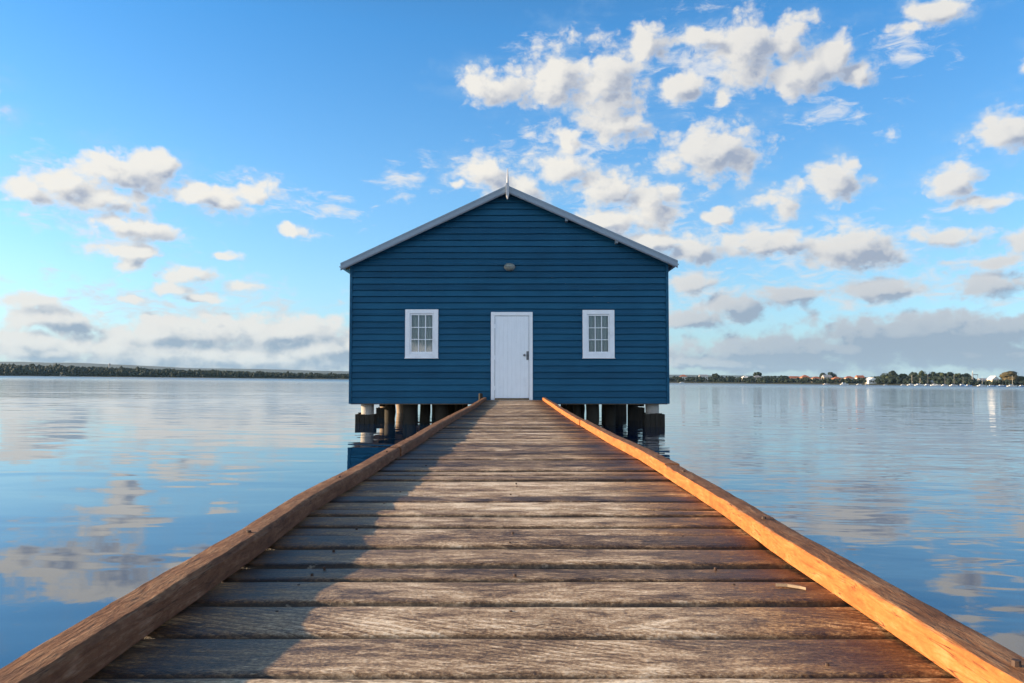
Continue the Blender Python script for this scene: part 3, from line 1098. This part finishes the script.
# eave gutters, rafter feet and purlin ends
for side, xe, ze in ((-1, ELX, ELZ), (1, ERX, ERZ)):
    bm = bmesh.new()
    nA = 8
    for y0, y1 in ((ROOF_F + 0.03, HD + 0.2),):
        pr = [(math.cos(math.pi + math.pi * k / nA) * 0.055, math.sin(math.pi + math.pi * k / nA) * 0.055) for k in range(nA + 1)]
        pr += [(x * 0.9, z * 0.9) for x, z in pr[::-1]]
        cx, cz = xe - side * 0.015, ze - 0.055
        A = [bm.verts.new((cx + x, y0, cz + z)) for x, z in pr]
        B = [bm.verts.new((cx + x, y1, cz + z)) for x, z in pr]
        for i in range(len(pr)):
            j = (i + 1) % len(pr)
            bm.faces.new((A[i], A[j], B[j], B[i]))
        bm.faces.new(A); bm.faces.new(B[::-1])
    bmesh.ops.recalc_face_normals(bm, faces=bm.faces[:])
    obj('gutter', bm, M_BARGE, ROOF)
    for k in range(10):
        bm = bmesh.new()
        yy = 0.06 + k * 1.22
        xw = XL if side < 0 else XR
        xa, xb = xe - side * 0.07, xw - side * 0.02
        za, zb = roof_z(xa) - 0.065, roof_z(xb) - 0.065
        vs = [bm.verts.new(c) for yk in (yy, yy + 0.045) for c in ((xa, yk, za), (xb, yk, zb), (xb, yk, zb - 0.09), (xa, yk, za - 0.08))]
        for f in ((0, 1, 2, 3), (7, 6, 5, 4), (0, 4, 5, 1), (1, 5, 6, 2), (2, 6, 7, 3), (3, 7, 4, 0)):
            bm.faces.new([vs[i] for i in f])
        bmesh.ops.recalc_face_normals(bm, faces=bm.faces[:])
        obj('rafter_foot', bm, M_BARE, ROOF)
for px in (567, 617):
    bm = bmesh.new()
    x = hx(px)
    z = roof_z(x) - 0.075
    box(bm, x - 0.03, x + 0.03, ROOF_F + 0.03, 0.02, z - 0.135, z - 0.02)
    obj('purlin_end', bm, M_BARGE, ROOF)
# finial
bm = bmesh.new()
fx = hx(508)
box(bm, fx - 0.038, fx + 0.038, ROOF_F - 0.075, ROOF_F - 0.025, AZ - 0.26, AZ + 0.06, 0.006)
tube(bm, [(fx, ROOF_F - 0.05, AZ - 0.34), (fx, ROOF_F - 0.05, AZ - 0.258)], [0.012, 0.036], 8)
tube(bm, [(fx, ROOF_F - 0.05, AZ + 0.058), (fx, ROOF_F - 0.05, AZ + 0.22), (fx, ROOF_F - 0.05, AZ + 0.42)], [0.032, 0.022, 0.008], 8)
obj('finial', bm, M_ROOF, ROOF)


# windows
def window(hole, outer):
    x0, x1, z0, z1 = hole
    ox0, ox1, oz0, oz1 = outer
    bm = bmesh.new()
    yf = -0.052
    box(bm, ox0, x0, yf, 0.02, oz0, oz1, 0.004)
    box(bm, x1, ox1, yf, 0.02, oz0, oz1, 0.004)
    box(bm, x0 + 0.0005, x1 - 0.0005, yf + 0.002, 0.02, z1, oz1, 0.004)
    box(bm, x0 + 0.0005, x1 - 0.0005, yf + 0.002, 0.02, oz0, z0, 0.004)
    box(bm, ox0 - 0.012, ox1 + 0.012, yf - 0.018, yf + 0.03, oz0 - 0.020, oz0 - 0.0005, 0.003)   # drip sill
    wo = obj('window', bm, M_WHITE, HOUSE)
    bm = bmesh.new()
    e = 0.002
    t = 0.040
    ys0, ys1 = -0.018, 0.022
    box(bm, x0 + e, x0 + t, ys0, ys1, z0 + e, z1 - e, 0.003)
    box(bm, x1 - t, x1 - e, ys0, ys1, z0 + e, z1 - e, 0.003)
    box(bm, x0 + t, x1 - t, ys0 + 0.001, ys1, z0 + e, z0 + t, 0.003)
    box(bm, x0 + t, x1 - t, ys0 + 0.001, ys1, z1 - t, z1 - e, 0.003)
    gw = (x1 - x0 - 2 * t) / 3
    gh = (z1 - z0 - 2 * t) / 3
    for k in (1, 2):
        cx = x0 + t + gw * k
        box(bm, cx - 0.010, cx + 0.010, ys0 + 0.005, ys1 - 0.005, z0 + t, z1 - t)
        cz = z0 + t + gh * k
        box(bm, x0 + t, x1 - t, ys0 + 0.008, ys1 - 0.008, cz - 0.010, cz + 0.010)
    obj('sash', bm, M_WHITE, wo)
    bm = bmesh.new()
    for i in range(3):
        for j in range(3):
            a, c = x0 + t + gw * i, z0 + t + gh * j
            vs = [bm.verts.new(q) for q in ((a, 0.003 + random.uniform(-.0008, .0008), c), (a + gw, 0.003, c), (a + gw, 0.003, c + gh), (a, 0.003 + random.uniform(-.0008, .0008), c + gh))]
            bm.faces.new(vs)
    obj('pane', bm, M_GLASS, wo)
    bm = bmesh.new()
    n = 64
    prev = None
    for k in range(n + 1):
        f = k / n
        x = x0 - 0.03 + (x1 - x0 + 0.06) * f
        yy = 0.075 + 0.018 * math.sin(f * 50 + 1.3 * math.sin(f * 9)) + 0.008 * math.sin(f * 121)
        c = (bm.verts.new((x, yy, z0 - 0.05)), bm.verts.new((x, 0.075 + (yy - 0.075) * 0.6, z1 + 0.04)))
        if prev:
            bm.faces.new((prev[0], c[0], c[1], prev[1]))
        prev = c
    obj('curtain', bm, M_CURT, wo, smooth=True)
    return wo


window(HOLES[0], (hx(405.6), hx(438.6), hz(357.8), hz(309.4)))
window(HOLES[1], (hx(583.0), hx(614.8), hz(357.8), hz(310.0)))

# door frame and door
x0, x1, z0, z1 = HOLES[2]
fx0, fx1, fz1 = hx(491.4), hx(533.0), hz(312.0)
bm = bmesh.new()
box(bm, fx0, x0 + 0.012, -0.056, 0.03, DECK + 0.003, fz1, 0.004)
box(bm, x1 - 0.012, fx1, -0.056, 0.03, DECK + 0.003, fz1, 0.004)
box(bm, x0 + 0.0125, x1 - 0.0125, -0.053, 0.03, z1 - 0.012, fz1 - 0.002, 0.004)
obj('door_frame', bm, M_WHITE, HOUSE)
bm = bmesh.new()
box(bm, x0 + 0.0125, x1 - 0.0125, -0.07, 0.03, DECK + 0.003, DECK + 0.035, 0.004)
obj('threshold', bm, M_BARE, HOUSE)
bm = bmesh.new()
dx0, dx1, dz0, dz1 = x0 + 0.020, x1 - 0.020, DECK + 0.047, z1 - 0.022
nb = 8
bw = (dx1 - dx0) / nb
for k in range(nb):
    o_ = random.uniform(-0.0015, 0.0015)
    box(bm, dx0 + bw * k + 0.0004, dx0 + bw * (k + 1) - 0.0004, -0.028 + o_, 0.012, dz0, dz1, 0.0022)
DOOR = obj('door', bm, M_DOOR, HOUSE)
bm = bmesh.new()
hxc, hzc = hx(528.2), hz(355.6)
box(bm, hxc - 0.034, hxc + 0.034, -0.045, -0.027, hzc - 0.105, hzc + 0.105, 0.004)
tube(bm, [(hxc, -0.040, hzc + 0.02), (hxc, -0.085, hzc + 0.02), (hxc, -0.088, hzc - 0.03)], [0.010, 0.010, 0.008], 8)
obj('handle', bm, M_DARKMETAL, DOOR)
bm = bmesh.new()
kx = hx(524.8)
tube(bm, [(kx, -0.026, hzc + 0.01), (kx, -0.05, hzc + 0.01), (kx, -0.062, hzc + 0.01)], [0.026, 0.030, 0.020], 12)
obj('lock', bm, M_DARKMETAL, DOOR)
for zz in (dz0 + 0.25, dz0 + 1.0, dz1 - 0.25):
    bm = bmesh.new()
    tube(bm, [(dx0 - 0.004, -0.034, zz - 0.05), (dx0 - 0.004, -0.034, zz + 0.05)], [0.011, 0.011], 8)
    obj('hinge', bm, M_DOOR, DOOR)
bm = bmesh.new()
vs = [bm.verts.new(q) for q in ((dx1 - 0.005, -0.033, dz0 + 0.01), (dx1 - 0.005, -0.033, dz0 + 0.17), (dx1 - 0.085, -0.033, dz0 + 0.01), (dx1 - 0.005, -0.029, dz0 + 0.01), (dx1 - 0.005, -0.029, dz0 + 0.17), (dx1 - 0.085, -0.029, dz0 + 0.01))]
for f in ((0, 1, 2), (5, 4, 3), (0, 3, 4, 1), (1, 4, 5, 2), (2, 5, 3, 0)):
    bm.faces.new([vs[i] for i in f])
bmesh.ops.recalc_face_normals(bm, faces=bm.faces[:])
obj('corner_plate', bm, M_WHITE, DOOR)

# bulkhead lamp over the door
lx, lz = hx(510), hz(266.8)
bm = bmesh.new()
ellipsoid(bm, (lx, -0.035, lz), (0.142, 0.05, 0.100), 3)
LAMP = obj('wall_lamp', bm, M_LAMPB, HOUSE)
bm = bmesh.new()
ellipsoid(bm, (lx, -0.072, lz - 0.002), (0.130, 0.095, 0.088), 3)
obj('lamp_shade', bm, M_LAMP, LAMP, smooth=True)
bm = bmesh.new()
for s in (-0.075, 0.0, 0.075):
    pts = [(lx + s, -0.072 - 0.10 * math.sin(a) * math.sqrt(1 - (s / 0.17) ** 2), lz + 0.092 * math.cos(a)) for a in [math.pi * k / 10 for k in range(11)]]
    tube(bm, pts, [0.0055] * 11, 6)
pts = [(lx + 0.152 * math.cos(a), -0.072 - 0.10 * math.sin(a), lz) for a in [math.pi * k / 14 for k in range(15)]]
tube(bm, pts, [0.0055] * 15, 6)
obj('lamp_guard', bm, M_LAMPB, LAMP)


# piles below the house
def pile(x, y, r, m, sleeve=None, seed=0):
    bm = bmesh.new()
    zs = [-2.0, -0.4, -0.05, 0.12, 0.3, ZB - 0.024]
    rings = tube(bm, [(x + random.uniform(-.01, .01), y, z) for z in zs], [r * random.uniform(0.94, 1.05) for _ in zs], 16)
    o = obj('pile', bm, m, HOUSE, smooth=True)
    o.data.set_sharp_from_angle(angle=R(60))
    if sleeve:
        hw, zt, zb_, dx = sleeve
        bm = bmesh.new()
        nside = 4
        bwid = hw * 2 / nside
        for k in range(nside):
            a = x + dx - hw + bwid * k
            for sy in (-1, 1):
                zz = zt + random.uniform(-0.02, 0.02)
                ya_ = y + sy * (r + 0.03)
                box(bm, a + 0.003, a + bwid - 0.003, ya_ - 0.022, ya_ + 0.022, zb_ + random.uniform(-.03, .03), zz, 0.004)
        for sx in (-1, 1):
            xa = x + dx + sx * (hw - 0.02)
            box(bm, xa - 0.02, xa + 0.02, y - r - 0.006, y + r + 0.006, zb_, zt - 0.01, 0.004)
        obj('sleeve', bm, M_TIMBER, o)
    return o


rows = [0.32, 3.4, 6.7, 10.2]
pile(-3.66, rows[0], 0.165, M_CONC, (0.235, 0.285, -0.30, -0.03))
pile(3.47, rows[0], 0.165, M_CONC, (0.245, 0.285, -0.30, 0.03))
pile(-3.72, rows[1], 0.14, M_BARE, (0.20, 0.33, -0.02, -0.02))
pile(3.44, rows[1], 0.155, M_TIMBER, (0.22, 0.34, -0.10, 0.09))
pile(-3.72, rows[2], 0.15, M_BARE)
pile(3.45, rows[2], 0.16, M_TIMBER, (0.21, 0.36, -0.1, 0.04))
pile(-3.72, rows[3], 0.16, M_TIMBER)
pile(3.45, rows[3], 0.16, M_TIMBER)
pile(-3.18, 0.9, 0.14, M_TIMBER)
pile(-2.62, 0.42, 0.17, M_TIMBER)
pile(-2.28, 0.9, 0.14, M_TIMBER)
pile(-2.25, 3.4, 0.12, M_TIMBER)
pile(-1.82, 0.45, 0.15, M_TIMBER)
pile(1.98, 0.40, 0.16, M_TIMBER)
pile(2.46, 0.8, 0.15, M_TIMBER)
pile(1.60, 0.5, 0.10, M_TIMBER)
for y_ in rows[1:]:
    for x_ in (-1.85, 0.0, 1.9):
        pile(x_, y_, 0.15, M_TIMBER)
pile(0.0, 0.5, 0.15, M_TIMBER)

# ------------------------------------------------------------------ haze over the river
HAZE = bpy.data.materials.new('pale river haze')
HAZE.use_nodes = True
ht = NT(HAZE.node_tree)
ht.n.remove(ht.n['Principled BSDF'])
pv = ht.new('ShaderNodeVolumePrincipled')
pv.inputs['Color'].default_value = rgb(0.42, 0.72, 1.0)
pv.inputs['Density'].default_value = 2.8e-5
pv.inputs['Anisotropy'].default_value = 0.0
ht.l.new(pv.outputs[0], ht.n['Material Output'].inputs['Volume'])
bm = bmesh.new()
box(bm, -W - 200, W + 200, -3200, W + 200, -60, 190)
hz_o = obj('haze', bm, HAZE)
hz_o['kind'] = 'stuff'

# ------------------------------------------------------------------ small things on the deck
bm = bmesh.new()
prev = None
pts = [(0, 0), (0.035, 0.004), (0.07, -0.006), (0.088, -0.018)]
for i, (a, b_) in enumerate(pts):
    wd = (0.004, 0.0065, 0.006, 0.002)[i]
    c = [bm.verts.new((a, b_ - wd, 0)), bm.verts.new((a, b_ + wd, 0)), bm.verts.new((a, b_ + wd * 0.6, 0.006)), bm.verts.new((a, b_ - wd * 0.6, 0.006))]
    if prev:
        for q in range(4):
            bm.faces.new((prev[q], prev[(q + 1) % 4], c[(q + 1) % 4], c[q]))
    else:
        bm.faces.new(c[::-1])
    prev = c
bm.faces.new(prev)
bmesh.ops.recalc_face_normals(bm, faces=bm.faces[:])
sp = obj('wood_splinter', bm, simple('pale split wood', (0.27, 0.20, 0.13), 0.8))
sp.location = (0.607, 1.880, DECK + 0.005)
sp.scale = (0.74, 0.9, 0.9)
sp.rotation_euler = (0, 0, R(-18))
tag(sp, 'small pale splinter of wood lying on the planks near the right kerb', 'splinter')

NEAR = [JET, HOUSE, sp]
bpy.context.view_layer.update()
piv = Matrix.Translation((0, 0, CAMZ)) @ Matrix.Rotation(-LEAN, 4, 'Y') @ Matrix.Translation((0, 0, -CAMZ))
for o in NEAR:
    o.matrix_world = piv @ o.matrix_world

# ------------------------------------------------------------------ far shore: houses, boats, trees
M_CREAM = simple('cream house wall', (0.50, 0.42, 0.31), 0.8)
M_PALE = simple('pale rendered wall', (0.62, 0.60, 0.56), 0.8)
M_BRICK = simple('orange brick wall', (0.40, 0.20, 0.11), 0.85)
M_TILE = simple('terracotta roof tiles', (0.30, 0.105, 0.055), 0.8)
M_GREYROOF = simple('grey roof sheet', (0.24, 0.25, 0.27), 0.6)
M_WHITEROOF = simple('white roof sheet', (0.72, 0.72, 0.70), 0.6)
M_HULL = simple('white boat hull', (0.56, 0.56, 0.55), 0.35)
M_BLUEHULL = simple('blue boat cover', (0.10, 0.22, 0.42), 0.5)
M_WIN = simple('dark far window', (0.03, 0.04, 0.05), 0.2)
M_MAST = simple('pale alloy mast', (0.42, 0.41, 0.39), 0.4, 0.3)
M_STEEL = simple('grey steel lattice', (0.20, 0.21, 0.22), 0.6, 0.3)


def house(px, back, wpx, hpx, wall, roof, label, hip=True, depth=9.0, lift=0.0, group='houses on the right-hand far shore'):
    x, y = shore(px, back)
    u = y / F
    zb = max(0.6, land_h(px, back)) + lift
    w_, h_ = wpx * u * 0.5, hpx * u
    root = thing('house', label, 'house', (x, y, zb), 0, group)
    hw = h_ * 0.56
    bm = bmesh.new()
    box(bm, -w_, w_, 0, depth, -2.5 - lift, hw)
    wo = obj('wall', bm, wall, root)
    n = max(2, int(w_ * 2 / 3.2))
    for k in range(n):
        bm = bmesh.new()
        cx = -w_ + (k + 0.5) * 2 * w_ / n
        box(bm, cx - 0.6, cx + 0.6, -0.06, 0.02, hw * 0.35, hw * 0.78)
        obj('window', bm, M_WIN, wo)
    bm = bmesh.new()
    o_ = 0.5
    b = [bm.verts.new(c) for c in ((-w_ - o_, -o_, hw), (w_ + o_, -o_, hw), (w_ + o_, depth + o_, hw), (-w_ - o_, depth + o_, hw))]
    if hip == 'gable':
        r_ = [bm.verts.new((0, -o_, h_)), bm.verts.new((0, depth + o_, h_))]
        bm.faces.new((b[0], b[1], r_[0])); bm.faces.new((b[1], b[2], r_[1], r_[0])); bm.faces.new((b[2], b[3], r_[1])); bm.faces.new((b[3], b[0], r_[0], r_[1]))
    else:
        ins = min(w_ * 0.8, depth * 0.5) if hip else -0.01
        r_ = [bm.verts.new((-w_ + ins, depth / 2, h_)), bm.verts.new((w_ - ins, depth / 2, h_))]
        bm.faces.new((b[0], b[1], r_[1], r_[0])); bm.faces.new((b[1], b[2], r_[1])); bm.faces.new((b[2], b[3], r_[0], r_[1])); bm.faces.new((b[3], b[0], r_[0]))
    bm.faces.new(b[::-1])
    obj('roof', bm, roof, root)
    return root


def boat(name, cat, px, out, L, label, mast=0.0, hull=None, cabin=1.0, rot=0.0, group='boats on the right-hand far shore'):
    x, y = shore(px, -out)
    root = thing(name, label, cat, (x, y, 0), rot, group)
    bm = bmesh.new()
    n = 10
    rings = []
    for k in range(n + 1):
        f = k / n
        xx = -L / 2 + L * f
        b = L * 0.15 * (math.sin(math.pi * min(1, 0.28 + f * 0.72)) ** 0.7 if f < 0.999 else 0.02)
        sh = L * (0.085 + 0.05 * f * f)
        rings.append([bm.verts.new(c) for c in ((xx, -b, sh), (xx * 0.97, -b * 0.75, 0.12), (xx * 0.9, 0, -L * 0.05), (xx * 0.97, b * 0.75, 0.12), (xx, b, sh), (xx, 0, sh + L * 0.012))])
    for a, c in zip(rings, rings[1:]):
        for q in range(6):
            bm.faces.new((a[q], a[(q + 1) % 6], c[(q + 1) % 6], c[q]))
    bm.faces.new(rings[0][::-1]); bm.faces.new(rings[-1])
    bmesh.ops.recalc_face_normals(bm, faces=bm.faces[:])
    obj('hull', bm, hull or M_HULL, root, smooth=True)
    if cabin:
        bm = bmesh.new()
        z0, z1 = L * 0.085, L * (0.085 + 0.10 * cabin)
        pr = [(-0.30, z0), (0.22, z0), (0.10, z1), (-0.24, z1)]
        A = [bm.verts.new((a * L, -L * 0.09, z)) for a, z in pr]
        B = [bm.verts.new((a * L, L * 0.09, z)) for a, z in pr]
        for i in range(4):
            j = (i + 1) % 4
            bm.faces.new((A[i], A[j], B[j], B[i]))
        bm.faces.new(A); bm.faces.new(B[::-1])
        bmesh.ops.recalc_face_normals(bm, faces=bm.faces[:])
        co = obj('cabin', bm, M_HULL, root)
        bm = bmesh.new()
        box(bm, -0.22 * L, 0.09 * L, -L * 0.093, L * 0.093, z0 + (z1 - z0) * 0.45, z0 + (z1 - z0) * 0.8)
        obj('cabin_window', bm, M_WIN, co)
    if mast:
        bm = bmesh.new()
        tube(bm, [(L * 0.05, 0, L * 0.09), (L * 0.05, 0, mast)], [0.09, 0.06], 6)
        mo = obj('mast', bm, M_MAST, root)
        bm = bmesh.new()
        tube(bm, [(L * 0.05, 0, L * 0.22), (-L * 0.36, 0, L * 0.21)], [0.16, 0.13], 6)
        obj('boom', bm, M_BLUEHULL, mo)
    return root


HL = [
    (684, 60, 7, 4.6, M_PALE, M_TILE, 'pale tile-roofed house first right of the boathouse wall among dark trees'),
    (704, 85, 8, 4.5, M_PALE, M_GREYROOF, 'low pale house with grey roof half hidden left along the right far shore'),
    (746, 40, 6, 4.2, M_PALE, M_WHITEROOF, 'bright white-roofed house alone in the dark trees of the right far shore'),
    (758, 55, 8, 4.4, M_CREAM, M_GREYROOF, 'cream house with grey roof just right of the bright white-roofed house'),
    (795, 25, 9, 4.8, M_CREAM, M_TILE, 'leftmost of the orange-roofed cream houses above the moored boats'),
    (806, 48, 8, 5.2, M_BRICK, M_TILE, 'orange brick house standing higher behind the leftmost cream house'),
    (817, 22, 9, 4.6, M_CREAM, M_TILE, 'cream tile-roofed house in the middle of the orange-roofed row'),
    (828, 45, 8, 5.6, M_CREAM, M_GREYROOF, 'taller cream house with grey roof behind the orange-roofed row'),
    (838, 24, 8, 4.4, M_BRICK, M_TILE, 'brick house with orange roof directly above the white motor cruiser'),
    (850, 30, 9, 4.8, M_CREAM, M_TILE, 'rightmost of the orange-roofed cream houses next to the dark tree clump'),
    (861, 55, 7, 5.4, M_PALE, M_TILE, 'pale house with orange roof peering over the trees left of the boat shed'),
]
for i, h in enumerate(HL):
    house(*h, hip=(i % 3 != 1), depth=8 + i % 3, lift=1.2)
house(873, 8, 9.5, 6.2, M_PALE, M_WHITEROOF, 'white gabled boat shed with pointed front on the waterline', hip='gable', depth=14, group=None)
house(995, 18, 7, 8.0, M_CREAM, M_WHITEROOF, 'tall cream gabled marina building left of the big round tree', hip='gable', depth=10, group=None)
house(985, 28, 9, 5.0, M_PALE, M_GREYROOF, 'long pale marina shed behind the covered blue boats', hip=False, depth=10, group=None)
house(940, 14, 14, 3.6, M_PALE, M_WHITEROOF, 'long low white-roofed clubhouse under the tall dark trees', hip=False, depth=10, group=None)
house(916, 12, 9, 3.8, M_PALE, M_WHITEROOF, 'short white-roofed boat store at the left end of the marina', hip='gable', depth=10, group=None)

boat('motor_boat', 'boat', 682, 25, 6.5, 'small white boat alone on the water just right of the boathouse', 0, None, 1.6)
boat('motor_boat', 'boat', 826, 14, 8, 'pinkish white launch below the orange-roofed houses', 0, simple('pinkish boat hull', (0.62, 0.48, 0.42), 0.5), 1.1)
boat('motor_cruiser', 'boat', 844, 20, 10, 'white motor cruiser moored below the brick house', 0, None, 1.9)
boat('motor_boat', 'boat', 859, 15, 7, 'white launch between the motor cruiser and the pointed boat shed', 0, None, 1.4)
boat('motor_boat', 'boat', 866.5, 22, 4.5, 'tiny white dinghy-sized launch touching the left of the pointed boat shed', 0, None, 1.0)
boat('motor_boat', 'boat', 885, 18, 5, 'little white launch moored right of the pointed boat shed', 0, None, 1.0)
boat('motor_boat', 'boat', 902.5, 18, 5.5, 'lone white launch before the gap left of the marina', 0, None, 1.5)
YA = [
    (911, 16, 10, 12, None, 'leftmost white yacht of the marina with bare mast'),
    (919, 26, 11, 9, None, 'white yacht with short mast second from the left of the marina'),
    (927, 14, 10, 13, None, 'white yacht in front of the gap between boat store and clubhouse'),
    (935, 24, 11, 0, None, 'mastless white cruiser before the long low clubhouse'),
    (944, 15, 9, 11, None, 'white yacht at the right end of the long low clubhouse'),
    (953, 22, 10, 13, None, 'white yacht with tall mast midway between clubhouse and lattice tower'),
    (962, 14, 11, 10, M_BLUEHULL, 'blue-hulled yacht just left of the lattice tower'),
    (968, 25, 9, 0, M_BLUEHULL, 'mastless blue covered boat at the foot of the lattice tower'),
    (981, 15, 10, 11, None, 'white yacht right of the lattice tower below the marina shed'),
    (991, 22, 9, 0, M_BLUEHULL, 'blue covered boat below the tall cream building'),
    (1001, 14, 10, 0, M_BLUEHULL, 'blue covered boat left of the centre of the big round tree'),
    (1011, 22, 10, 12, None, 'white yacht with its mast against the big round tree'),
    (1021, 15, 9, 0, M_BLUEHULL, 'rightmost blue covered boat at the edge of the picture'),
]
for (px, o_, L, ms_, hl, lab) in YA:
    boat('yacht' if ms_ else 'motor_boat', 'boat', px, o_, L, lab, ms_, hl, 1.0, random.uniform(-0.35, 0.35))

TL = [
    (885, 30, 10, 11, M_TREE, 'dark round tree directly right of the pointed white boat shed'),
    (893, 26, 11.5, 10, M_WOOD, 'tallest dark tree in the clump right of the pointed boat shed'),
    (902, 36, 9.5, 9, M_TREE, 'lower olive tree at the right end of the boat shed clump'),
    (914, 34, 10.5, 9, M_WOOD, 'dark tree behind the short boat store'),
    (923, 30, 11.8, 8, M_TREE, 'upright olive tree between boat store and clubhouse'),
    (932, 36, 11.6, 9, M_WOOD, 'dark broad tree behind the left end of the clubhouse'),
    (942, 32, 10.2, 8, M_TREE, 'olive tree behind the right end of the clubhouse'),
    (949, 34, 11.8, 8, M_WOOD, 'dark upright tree just past the clubhouse'),
    (958, 30, 10.6, 8, M_TREE, 'olive tree midway between clubhouse and lattice tower'),
    (966, 36, 10.8, 7, M_WOOD, 'dark tree directly left of the lattice tower'),
    (1009, 24, 12.5, 19, M_TREEB, 'big round brownish tree alone near the right edge'),
    (1022, 30, 7.0, 9, M_TREE, 'low bush-like tree at the right edge of the shore'),
    (832, 60, 8.8, 9, M_WOOD, 'dark tree rising above the taller cream house'),
    (823, 60, 8.5, 8, M_WOOD, 'dark tree behind the middle of the orange-roofed row'),
    (716, 30, 7.4, 9, M_WOOD, 'rounded dark tree between the grey-roofed and white-roofed houses'),
    (757, 75, 8.4, 8, M_WOOD, 'dark tree standing up behind the cream house with grey roof'),
    (783, 22, 7.2, 12, M_WOOD, 'broad dark tree left of the orange-roofed row'),
]
for i, (px, bk, hp, wp, m, lab) in enumerate(TL):
    shore_tree(px, bk, hp * 0.9, wp, m, lab, 500 + i * 31)

# lattice tower with a short jib beside the marina
x, y = shore(972, 16)
t_ = thing('lattice_tower', 'pale slender lattice tower with a short side arm above the marina', 'tower', (x, y, 0.8))
u = y / F
Ht = 15.0 * u
bm = bmesh.new()
for sx in (-1, 1):
    for sy in (-1, 1):
        tube(bm, [(sx * 1.0, sy * 1.0, -1), (sx * 0.35, sy * 0.35, Ht * 0.86)], [0.20, 0.14], 5)
nseg = 9
for k in range(nseg):
    z0, z1 = Ht * 0.86 * k / nseg, Ht * 0.86 * (k + 1) / nseg
    r0, r1 = 1.0 - 0.65 * k / nseg, 1.0 - 0.65 * (k + 1) / nseg
    for (a, b_, c, d) in ((-1, -1, 1, -1), (1, -1, 1, 1), (1, 1, -1, 1), (-1, 1, -1, -1)):
        tube(bm, [(a * r0, b_ * r0, z0), (c * r1, d * r1, z1)], [0.09, 0.09], 4)
obj('mast', bm, M_MAST, t_)
bm = bmesh.new()
tube(bm, [(0, 0, Ht * 0.84), (0, 0, Ht)], [0.16, 0.07], 6)
obj('spire', bm, M_MAST, t_)
bm = bmesh.new()
box(bm, 0.3, 6.0, -0.4, 0.4, Ht * 0.70, Ht * 0.70 + 0.8)
tube(bm, [(5.6, 0, Ht * 0.70), (5.6, 0, -0.5)], [0.22, 0.22], 6)
obj('arm', bm, M_STEEL, t_)

# chimney stack rising from the wood on the left
x, y = shore(109.5, 60)
c_ = thing('chimney_stack', 'slender dark tower standing out above the wood on the left shore', 'tower', (x, y, 3.0))
u = y / F
bm = bmesh.new()
tube(bm, [(0, 0, -2), (0, 0, 12.5 * u - 4), (0, 0, 13.4 * u - 4)], [1.3, 1.0, 1.0], 12)
obj('shaft', bm, M_STEEL, c_)
bm = bmesh.new()
tube(bm, [(0, 0, 12.4 * u - 4), (0, 0, 12.6 * u - 4), (0, 0, 13.8 * u - 4), (0, 0, 14.0 * u - 4)], [1.1, 1.7, 1.7, 1.0], 12)
obj('tank', bm, M_STEEL, c_)
house(63, 8, 6, 3.4, M_PALE, M_WHITEROOF, 'white shed near the water in front of the left-hand wood', hip=False, depth=8, group=None)
house(168, 20, 14, 3.4, M_PALE, M_GREYROOF, 'long grey-roofed building dimly seen in the left-hand wood', hip=False, depth=10, group=None)
